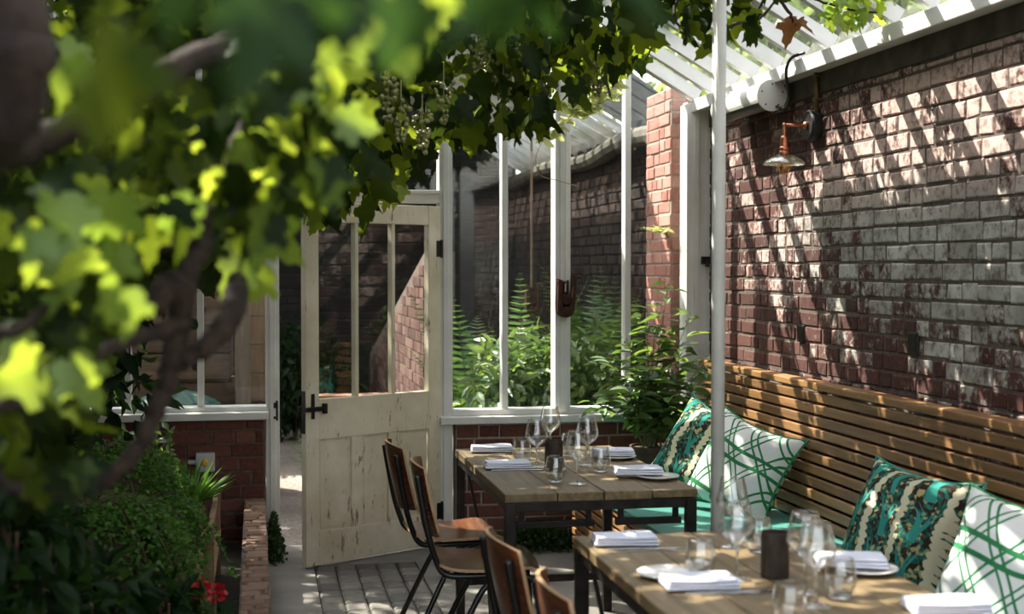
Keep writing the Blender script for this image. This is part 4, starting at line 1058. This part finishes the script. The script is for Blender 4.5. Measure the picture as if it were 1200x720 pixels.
# pale climber spray dangling inside the glass
t = thing('climber_spray', 'pale yellow climber spray dangling by the thick white window post', 'climber', tuple(at(705, 60, 7.25)))
o = Vector(t.location); S = MB(); L = Leaves(); rs = np.random.RandomState(9)
for path in (((705,45),(712,75),(700,105),(680,130),(655,150),(636,165)), ((636,165),(628,185),(633,205),(655,212),(676,218)), ((700,100),(694,122),(672,132),(662,120)), ((712,75),(722,95),(705,118),(690,135))):
    P = smooth_path([at(a, b, 7.25)-o for a, b in path], 6); S.tube(P, .0022, 5)
    if path[0] == (636,165): continue
    for j in range(2, len(P), 1):
        for s in (-1, 1):
            d = np.array([s*.8, rs.normal(0,.5), rs.uniform(-.5,.5)]); L.put(OVATE, np.array(P[j]), d, rs.normal(0,.6,3)+np.array([0,-1,.4]), rs.uniform(.05,.09), rs.uniform(.2,1))
L.build('foliage', M['leaf_pale'], t); obj('stem', S, M['cane'], t)
# small yellow fern sprig by the buttress
t = thing('small_weed', 'small yellow green weed sprouting from the sunlit buttress', 'weed', (2.41, 7.80, 1.74));
frond_set(t, M['leaf_pale'], (-.01,0,0), 6, .17, .9, OVATE, .3, 7, .5, 3, (PI*.6, PI*1.5))

# mossy clumps
def clump(lb, loc, r, n, sz):
    t = thing('moss_clump', lb, 'moss', loc, group='mossy clumps at the foot of the walls'); L = Leaves()
    d = unit(NR.normal(size=(n,3))); d[:,2] = np.abs(d[:,2]); p = d*NR.uniform(.35,1,size=(n,1))*np.array(r); p[:, :2] *= (1.35-.95*p[:, 2:3]/r[2])
    L.put(ROUNDL, p, d+NR.normal(0,.5,(n,3)), d+NR.normal(0,.4,(n,3)), sz*NR.uniform(.6,1.3,n), NR.uniform(0,1,n)); L.build('foliage', M['moss'], t)
    S = MB()
    for j in range(14):
        a = j*2.39; q = .2+.7*(j/14); S.tube([(0,0,0),(r[0]*q*math.cos(a)*.5,r[1]*q*math.sin(a)*.5,r[2]*.5),(r[0]*q*math.cos(a),r[1]*q*math.sin(a),r[2]*(1-q*.8))], .003, 5)
    obj('stem', S, M['stem'], t)
clump('dark mossy clump at the foot of the white door post', (.083,7.36,0), (.05,.14,.26), 1500, .016)
clump('dark mossy clump at the foot of the low wall under the far table', (1.52,7.36,0), (.30,.13,.16), 2200, .02)

# ------------------------------------------------------------------ planting bed on the left
st_ = thing('plant_staging', 'low slatted timber staging holding pots behind the brick kerb', 'staging', (-.42, 6.3, .06))
for x in (-.30, .22):
    for y in (-.55, .45):
        m = MB(); m.box(x-.022, x+.022, y-.022, y+.022, 0, .40); obj('post', m, M['stag_wood'], st_, .003)
for k in range(5):
    m = MB(); m.cr = RS.random(); x = -.28+.12*k; m.box(x-.045, x+.045, -.57, .47, .20, .222); obj('shelf_slat', m, M['stag_wood'], st_, .003)
for x in (-.30, .22):
    
    for za, zb_ in ((.155,.198),(.345,.385)):
        m = MB(); m.box(x-.012, x+.012, -.53, .43, za, zb_); obj('rail', m, M['stag_wood'], st_, .002)
for y in (-.55, .45):
    m = MB(); m.box(-.28, .20, y-.012, y+.012, .155, .198); obj('rail', m, M['stag_wood'], st_, .002)
def pot(mb, r, h): mb.lathe([(.0,.0),(r*.7,.0),(r*.92,h*.8),(r,h*.8),(r*1.02,h),(r*.9,h),(r*.86,h*.85),(.0,h*.85)], 26)
def potted(name, lb, loc, r, h, mt, build, mat, cat='plant', sm='stem'):
    t = thing(name, lb, cat, loc); m = MB(); pot(m, r, h); obj('pot', m, M[mt], t); L = Leaves(); S = MB(); build(L, S, h*.85); L.build('foliage', M[mat], t); obj('stem', S, M[sm], t); return t
def tuft(L, S, z):
    n = 130; a = NR.uniform(0, 2*PI, n); q = NR.uniform(.1, .75, n); ax = np.stack([np.cos(a)*q, np.sin(a)*q, 1-.5*q], 1)
    L.put(BLADE, np.stack([np.cos(a)*.03, np.sin(a)*.03, np.full(n, z)], 1), ax, np.stack([-np.cos(a), -np.sin(a), np.full(n, .6)], 1), NR.uniform(.14, .27, n), NR.uniform(.1, .8, n)); S.ball((0,0,z), .04)
potted('potted_grass', 'spiky green tuft in a terracotta pot on the timber staging', (-.33, 6.55, .283), .085, .15, 'terracotta', tuft, 'leaf_maiden')
def bushy(L, S, z):
    crown(L, (0,0,z+.08), (.10,.10,.08), 300, ROUNDL, .022, .2, .9); S.tube([(0,0,z-.02),(0,0,z+.12)], .006, 6)
    for j in range(6): S.tube([(0,0,z),(.1*math.cos(j),.1*math.sin(j),z+.12)], .003, 5)
potted('potted_herb', 'bushy small leaved plant in a dark pot at the near end of the staging', (-.33, 5.99, .283), .10, .17, 'dark_pot', bushy, 'leaf_maiden')
# maidenhair ferns spilling forward
def maiden(lb, loc, n, ln, seed, lean=1.0, up=.62):
    t = thing('maidenhair_fern', lb, 'fern', loc, group='drooping maidenhair ferns in the bed'); rs = np.random.RandomState(seed); L = Leaves(); S = MB()
    for k in range(n):
        a = rs.uniform(0, 2*PI); h = np.array([math.cos(a), math.sin(a), 0]); l = ln*rs.uniform(.6, 1.1); tt = np.linspace(0, 1, 14)
        P = l*(np.outer(lean*tt*.85, h) + np.outer(up*(1.6*tt-2.6*tt**2.0), [0,0,1])) + np.array([0,0,.02])
        P[:, 2] = np.maximum(P[:, 2], -loc[2]+.09)
        S.tube([tuple(p) for p in P[::2]], .0018, 5); sd = np.array([-h[1], h[0], 0])
        for j in range(3, 14):
            for s in (-1, 1):
                m_ = 10; q = np.linspace(.12, 1, m_)[:, None]; w = l*.26*math.sin(PI*(.15+.8*j/14))
                pp = P[j] + q*w*(sd*s + h*.5 - np.array([0,0,.55]))
                pp = pp + rs.normal(0, .006, pp.shape)
                L.put(ROUNDL, pp, np.tile(sd*s, (m_,1))+rs.normal(0,.6,(m_,3))-np.array([0,0,.3]), np.array([0,0,1])+rs.normal(0,.5,(m_,3)), rs.uniform(.012,.021,m_), np.clip(rs.uniform(.2,.8)+rs.normal(0,.15,m_),0,1))
    L.build('frond', M['leaf_maiden'], t); obj('stalk', S, M['stem_brown'], t)
def bedpt(px, py, d): p = at(px, py, d); return (p.x, p.y, p.z)
def stand_pot(x, y, z):   # tall dark pot raising a plant out of the bed
    t = thing('plant_pot', 'tall dark clay pot in the shade of the planting bed', 'pot', (x, y, .06), group='tall dark pots in the planting bed'); m = MB(); m.lathe([(.0,.0),(.11,.0),(.15,z-.08),(.16,z-.06),(.16,z-.06),(.14,z-.06),(.13,z-.10),(.0,z-.10)], 26); obj('body', m, M['dark_pot'], t)
for (px, py, d, n, ln, sd, lb) in ((118, 545, 5.4, 40, .46, 1, 'maidenhair fern cascading over the staging, the furthest of the bright ones'),
                             (108, 610, 4.8, 38, .46, 2, 'maidenhair fern in the middle of the bed, left of the staging'),
                             (166, 605, 5.2, 30, .36, 3, 'maidenhair fern drooping beside the dark pot at the end of the staging')):
    p = bedpt(px, py, d); maiden(lb, p, n, ln, sd); stand_pot(p[0], p[1], p[2])
# geranium with red flowers
p = at(243, 690, 4.5)
t = thing('red_geranium', 'plant with red flowers beside the brick kerb at the bottom left', 'flower', (p.x-.02, p.y, .06)); L = Leaves(); S = MB(); B = Leaves(); zz = p.z-.06
S.tube([(0,0,0),(.01,0,zz*.5),(.0,0,zz)], .006, 6); S.tube([(0,0,0),(.04,.02,zz*.5),(.045,.02,zz-.03)], .005, 6)
for c0 in ((0,0,zz),(.05,.02,zz-.02),(-.035,.01,zz-.005)):
    d = unit(NR.normal(size=(60,3))); B.put(ROUNDL, np.array(c0)+d*.021, d+NR.normal(0,.4,(60,3)), d, NR.uniform(.012,.019,60), NR.uniform(0,1,60))
crown(L, (0,0,zz*.55), (.17,.17,zz*.33), 150, ROUNDL, .075, .1, .8); L.build('foliage', M['leaf_dark'], t); B.build('blossom', M['blossom'], t); obj('stem', S, M['stem'], t)
m = MB(); a = at(62, 618, 4.0); m.tube([(a.x, a.y, .05), (a.x-.01, a.y, a.z)], .008, 8); tag(obj('bamboo_cane', m, M['cane']), 'short bamboo cane standing among dark leaves at the bottom left', 'cane')
# big dark shrubs filling the left of the bed
for k, (px, py, d, r, n, sz, lb) in enumerate((
        (5, 640, 3.3, (.20,.30,.24), 420, .085, 'dark leafy shrub at the bottom left corner of the bed'),
        (90, 720, 3.7, (.20,.28,.15), 360, .08, 'low dark leafy shrub in front of the maidenhair ferns'),
        (185, 722, 4.1, (.14,.2,.13), 300, .06, 'low leafy plant beside the red flowers'),
        (-20, 470, 5.2, (.45,.6,.8), 1100, .12, 'tall dark shrub at the far left behind the vine'),
        (70, 330, 6.2, (.6,.6,1.1), 1300, .12, 'tall dark shrub against the left window behind the vine'))):
    p = at(px, py, d); t = thing('leafy_shrub', lb, 'shrub', (p.x, p.y, .06), group='dark shrubs in the planting bed')
    L = Leaves(); crown(L, (0,0,p.z-.06), r, n, OVATE, sz, .0, .75, .2); L.build('foliage', M['leaf_dark'], t); S = MB()
    S.tube(smooth_path([(0,0,0),(.04,.02,(p.z)*.5),(0,0,p.z)], 4), .014, 7)
    for j in range(5): a = j*1.3; S.tube([(.02,.01,p.z*.4),(r[0]*.6*math.cos(a), r[1]*.6*math.sin(a), p.z)], [.009,.004], 6)
    obj('stem', S, M['stem_brown'], t)
# yellow green spotted laurel by the sill
p = at(205, 530, 6.6); t = thing('sprawling_shrub', 'straggly yellow green shrub under the sill left of the switch box', 'shrub', (p.x, p.y, .06)); L = Leaves(); S = MB(); rs = np.random.RandomState(8)
for j in range(11):
    e = at(140+6.5*j+rs.uniform(-8,8), 505+rs.uniform(-8,50), 6.7+rs.uniform(-.15,.15)) - Vector(t.location); P = smooth_path([(0,0,0),tuple(e*.55+Vector((0,0,.08))),tuple(e)], 7); S.tube(P, .003, 5)
    for q in range(5, len(P)):
        for w in range(2): L.put(OVATE, np.array(P[q]), rs.normal(0,1,3)+np.array([0,0,.3]), rs.normal(0,.5,3)+np.array([0,0,1]), rs.uniform(.05,.085), rs.uniform(.2,1))
L.build('foliage', M['leaf_shrub'], t); obj('stem', S, M['stem_brown'], t)

# ------------------------------------------------------------------ the grape vine
vine = thing('grape_vine', 'old grape vine with bare twisting stems and leaves filling the left and top', 'vine', (0,0,0))
rs = random.Random(12)
def limb(name, path, radii, n=10, knob=.16):
    P = smooth_path([at(*p) if len(p) == 3 and isinstance(p, tuple) else Vector(p) for p in path], 8)
    k = len(P); rr = []
    for i in range(k):
        t = i/(k-1)*(len(radii)-1); a = int(min(t, len(radii)-2)); rr.append(.80*(radii[a]+(radii[a+1]-radii[a])*(t-a))*(1+knob*math.sin(i*.9)*.5+rs.uniform(-.5,.5)*knob))
    m = MB(); m.tube([p+Vector((rs.uniform(-1,1), rs.uniform(-1,1), rs.uniform(-1,1)))*.004 for p in P], rr, n); return obj(name, m, M['bark'], vine, smooth=True)
limb('trunk', [[-.95,1.95,.06], [-.93,2.0,.55], (-70,545,2.2), (0,570,2.2), (50,580,2.2), (100,573,2.2), (140,550,2.2), (168,515,2.2), (188,470,2.2), (203,420,2.2), (212,370,2.2), (222,320,2.2), (240,280,2.25), (262,215,2.3), (292,140,2.35), (305,60,2.4), (300,-50,2.5)], [.022,.019,.017,.016,.017,.020,.026,.022,.024,.022,.022])
limb('branch', [(203,425,2.2), (232,412,2.2), (262,385,2.22), (276,350,2.25), (280,325,2.3)], [.018,.022,.026,.020])
limb('branch', [(214,345,2.2), (202,335,2.18), (190,345,2.16), (183,362,2.15)], [.026,.03,.02])
limb('branch', [(245,275,2.25), (215,285,2.2), (185,290,2.15), (160,285,2.1), (140,270,2.1)], [.012,.010,.008])
limb('branch', [(212,380,2.2),(150,400,2.1),(90,430,2.0),(40,470,1.95),(-40,480,1.9)], [.016,.013,.013,.012])
limb('branch', [(-60,205,2.0), (30,172,2.0), (95,142,2.02), (150,112,2.05), (225,70,2.1), (330,35,2.3), (450,0,2.6)], [.034,.032,.03,.028,.022])
limb('branch', [(-50,-60,1.6), (5,0,1.6), (20,60,1.6), (5,140,1.65), (-40,200,1.8)], [.06,.055,.05,.04])
limb('branch', [(-60,400,1.9), (20,385,1.9), (70,350,1.95), (120,320,2.0)], [.012,.010,.007])
for pth in ([(450,0,2.6),(560,-30,3.4),(680,-40,4.6),(800,-10,5.2),(930,-6,5.4),(990,10,5.4),(1030,14,5.4)], [(840,40,5.1),(860,30,5.1),(893,18,5.2),(925,-20,5.3)], [(800,-10,5.2),(790,15,5.1),(800,40,5.05)], [(905,-10,5.2),(925,15,5.2),(930,25,5.2)]):
    limb('branch', pth, [.010,.008,.005], 7, .05)
# stems lying up under the glass
for k, (x0, y0, x1, y1) in enumerate(((-2.2,1.5,1.6,6.9), (-2.4,3.0,.8,7.3), (-1.5,1.2,1.7,4.6), (-2.6,5,-.2,7.4))):
    m = MB(); P = smooth_path([(x0+(x1-x0)*t+.12*math.sin(5*t+k), y0+(y1-y0)*t, zroof(x0+(x1-x0)*t)-.10-.03*math.sin(7*t)) for t in [i/6 for i in range(7)]], 6); m.tube(P, .014, 7); obj('branch', m, M['bark'], vine, smooth=True)
m = MB(); m.tube(smooth_path([tuple(at(300,-50,2.5)), (-.6,2.6,3.2), (-1.3,3.0,zroof(-1.3)-.12)], 6), .02, 8); obj('branch', m, M['bark'], vine, smooth=True)

SUNWARD = np.array(Vector((-1, 1.03, 1.75)).normalized()); GAPS = [(np.array(at(x, y, d)), r) for x, y, d, r in
    ((250,190,2.1,.12),(345,105,2.05,.13),(100,295,1.9,.12),(45,415,2.0,.09),(75,85,2.1,.11),(330,150,2.1,.10),(105,205,2.0,.09),(460,10,1.9,.10),(75,300,2.0,.10),(305,290,2.3,.08))]
def open_sky(p):
    ok = np.ones(len(p), bool)
    for b, r in GAPS:
        w_ = p-b; t = w_ @ SUNWARD; dist = np.linalg.norm(w_-np.outer(t, SUNWARD), axis=1); ok &= ~((t > .12) & (dist < r+.05))
    return ok
def foliage(L, poly, d0, d1, n, size, lo, hi, bias=1.0, tmpl=GRAPE, out=.9, back=0.0):
    p = cloud(poly, d0, d1, n, bias); p = p[open_sky(p)]; n = len(p); ax, nm = hang(n, out)
    if back: nm = nm*.55 + np.array([.35, -.75, -.55])*back
    L.put(tmpl, p, ax, nm, size*NR.uniform(.55, 1.2, n), NR.uniform(lo, hi, n), NR.uniform(.3, 1.9, n))
LEFT = [(-80,-80),(440,-80),(430,90),(400,150),(378,220),(350,240),(320,262),(285,280),(235,235),(170,270),(140,330),(125,400),(105,440),(105,540),(50,580),(-80,580)]
L = Leaves(); foliage(L, LEFT, 1.9, 3.6, 1150, .072, 0, .8, back=.5); L.build('foliage', M['leaf_vine'], vine)
BACK = [(-120,-120),(430,-120),(430,170),(395,230),(330,262),(300,285),(265,330),(225,320),(150,350),(125,440),(-120,560)]
L = Leaves(); foliage(L, BACK, 4.3, 6.6, 1250, .135, 0, .8); L.build('foliage', M['leaf_vine'], vine)
TOP = [(380,-120),(800,-120),(800,-10),(765,40),(760,92),(740,70),(700,88),(655,118),(640,145),(600,150),(560,166),(530,165),(498,172),(478,205),(455,208),(440,240),(385,243),(372,262),(350,250),(380,100)]
L = Leaves(); foliage(L, TOP, 4.9, 6.9, 950, .120, 0, .9, 1.0, GRAPE, .8); L.build('foliage', M['leaf_vine'], vine)
EDGE = [(770,-40),(912,-40),(900,20),(880,38),(845,48),(825,52),(808,45),(800,20)]
L = Leaves(); foliage(L, EDGE, 4.9, 5.3, 42, .105, .1, .9); L.build('foliage', M['leaf_vine'], vine)
SPRIG = [(960,-20),(1045,-20),(1040,18),(1000,30),(970,28)]
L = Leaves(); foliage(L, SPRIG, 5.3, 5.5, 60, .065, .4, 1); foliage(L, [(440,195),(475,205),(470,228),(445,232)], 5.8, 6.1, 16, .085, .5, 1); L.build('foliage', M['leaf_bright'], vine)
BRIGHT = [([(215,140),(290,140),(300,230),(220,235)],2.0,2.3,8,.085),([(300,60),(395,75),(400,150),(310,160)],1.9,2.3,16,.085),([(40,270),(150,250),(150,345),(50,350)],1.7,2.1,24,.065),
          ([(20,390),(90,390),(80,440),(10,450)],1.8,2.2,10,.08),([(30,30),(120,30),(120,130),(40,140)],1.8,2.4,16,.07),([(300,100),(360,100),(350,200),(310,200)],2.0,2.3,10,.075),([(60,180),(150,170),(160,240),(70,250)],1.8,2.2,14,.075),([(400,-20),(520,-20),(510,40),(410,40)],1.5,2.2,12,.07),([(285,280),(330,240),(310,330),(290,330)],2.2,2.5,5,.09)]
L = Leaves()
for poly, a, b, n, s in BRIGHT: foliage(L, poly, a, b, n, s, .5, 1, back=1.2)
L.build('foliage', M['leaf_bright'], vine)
L = Leaves(); foliage(L, [(180,-80),(760,-80),(720,-10),(640,38),(560,10),(470,30),(380,25),(280,10)], .75, 1.1, 20, .055, .2, .8); L.build('foliage', M['leaf_dark'], vine); L = Leaves(); foliage(L, [(100,20),(175,30),(170,80),(110,80)], .8, .95, 3, .08, .6, 1); L.build('foliage', M['leaf_vine'], vine)
L = Leaves(); foliage(L, [(918,18),(936,18),(932,38),(922,38)], 5.2, 5.25, 2, .10, .3, 1); L.build('withered_leaf', M['leaf_brown'], vine)
# the roof cover of leaves that shades the room
def roofcover(n, x0, x1, y0, y1, size, zlo=.04, zhi=.34):
    x = NR.uniform(x0, x1, n); y = NR.uniform(y0, y1, n); z = 2.52+PITCHR*(XW-x) - NR.uniform(zlo, zhi, n)
    p = np.stack([x,y,z],1); p = p[open_sky(p)]; n = len(p)
    ax = NR.normal(0, .6, (n,3)) - np.array([0,0,.25]); nm = NR.normal(0, .35, (n,3)) + np.array([-.35,.2,.9])
    L.put(GRAPE, p, ax, nm, size*NR.uniform(.7,1.25,n), NR.uniform(0,.9,n), NR.uniform(.4,1.6,n))
L = Leaves()
roofcover(270, -1.7, -.2, 2.6, 7.45, .135)
roofcover(300, -.2, 1.4, 2.6, 7.0, .135)
roofcover(380, -2.9, -1.7, 2.4, 4.8, .135)
roofcover(1100, 1.25, 1.86, 2.2, 6.7, .125, -.24, -.10)
roofcover(380, -2.8, -.8, 6.4, 7.4, .14, .3, 1.4); roofcover(380, -2.8, -.8, 6.4, 7.4, .14, 1.4, 2.6)
roofcover(500, -2.9, -1.7, 4.8, 7.45, .135)
L.build('foliage', M['leaf_vine'], vine)
# hanging bunches of small unripe grapes
for k, (px, py, d) in enumerate(((470,115,4.6),(495,130,4.7),(455,90,4.6),(575,60,5.2),(590,85,5.2),(560,40,5.1),(615,40,5.3),(640,70,5.3),(520,95,4.9),(700,70,5.6))):
    m = MB(); rr = random.Random(k); o = at(px, py, d)
    for q in range(46):
        t = rr.random(); a = rr.random()*2*PI; w = .036*(1-.75*t); m.ball(o + Vector((w*math.cos(a), w*math.sin(a), -.15*t)), rr.uniform(.006,.0095), 7, 4)
    m.tube([o+Vector((0,0,.06)), o-Vector((0,0,.14))], .002, 5); obj('grape_bunch', m, M['grape'], vine, smooth=True)
# ------------------------------------------------------------------ light, sky, camera
K_, M_ = 1.75, 1.03
sd = Vector((1, -M_, -K_)).normalized()
sun = bpy.data.lights.new('sun', 'SUN'); sun.energy = 18.0; sun.angle = math.radians(.4); sun.color = (1.0, .93, .82)
so = bpy.data.objects.new('sun', sun); C.objects.link(so); so.rotation_euler = sd.to_track_quat('-Z', 'Y').to_euler(); so.location = (-6, 12, 12)
w = bpy.data.worlds.new('sky'); sc.world = w; w.use_nodes = True; nt = w.node_tree; nt.nodes.clear()
sky = nt.nodes.new('ShaderNodeTexSky'); sky.sky_type = 'NISHITA'; sky.sun_disc = False; sky.sun_elevation = math.atan(K_/math.hypot(1, M_)); sky.sun_rotation = math.atan2(-1, M_)
sky.air_density = 1.2; sky.dust_density = 3.0; sky.ozone_density = 1.0
hs = nt.nodes.new('ShaderNodeHueSaturation'); hs.inputs['Saturation'].default_value = .35
bg = nt.nodes.new('ShaderNodeBackground'); bg.inputs['Strength'].default_value = .64; ow = nt.nodes.new('ShaderNodeOutputWorld')
nt.links.new(sky.outputs[0], hs.inputs['Color']); nt.links.new(hs.outputs[0], bg.inputs[0]); nt.links.new(bg.outputs[0], ow.inputs[0])

cam = bpy.data.cameras.new('camera'); cam.sensor_width = 36; cam.lens = 48; cam.clip_start = .05
cam.dof.use_dof = True; cam.dof.focus_distance = 6.2; cam.dof.aperture_fstop = 2.6; cam.dof.aperture_blades = 0
co = bpy.data.objects.new('camera', cam); C.objects.link(co); co.location = CAM
co.rotation_euler = FWD.to_track_quat('-Z', 'Y').to_euler(); sc.camera = co
vs_ = sc.view_settings; vs_.view_transform = 'Standard'; vs_.look = 'None'; vs_.gamma = 1.0; vs_.exposure = .12; vs_.use_curve_mapping = False
cy = sc.cycles; cy.max_bounces = 12; cy.transparent_max_bounces = 24; cy.diffuse_bounces = 5; cy.caustics_reflective = False; cy.caustics_refractive = False; cy.sample_clamp_indirect = 6; cy.use_denoising = True
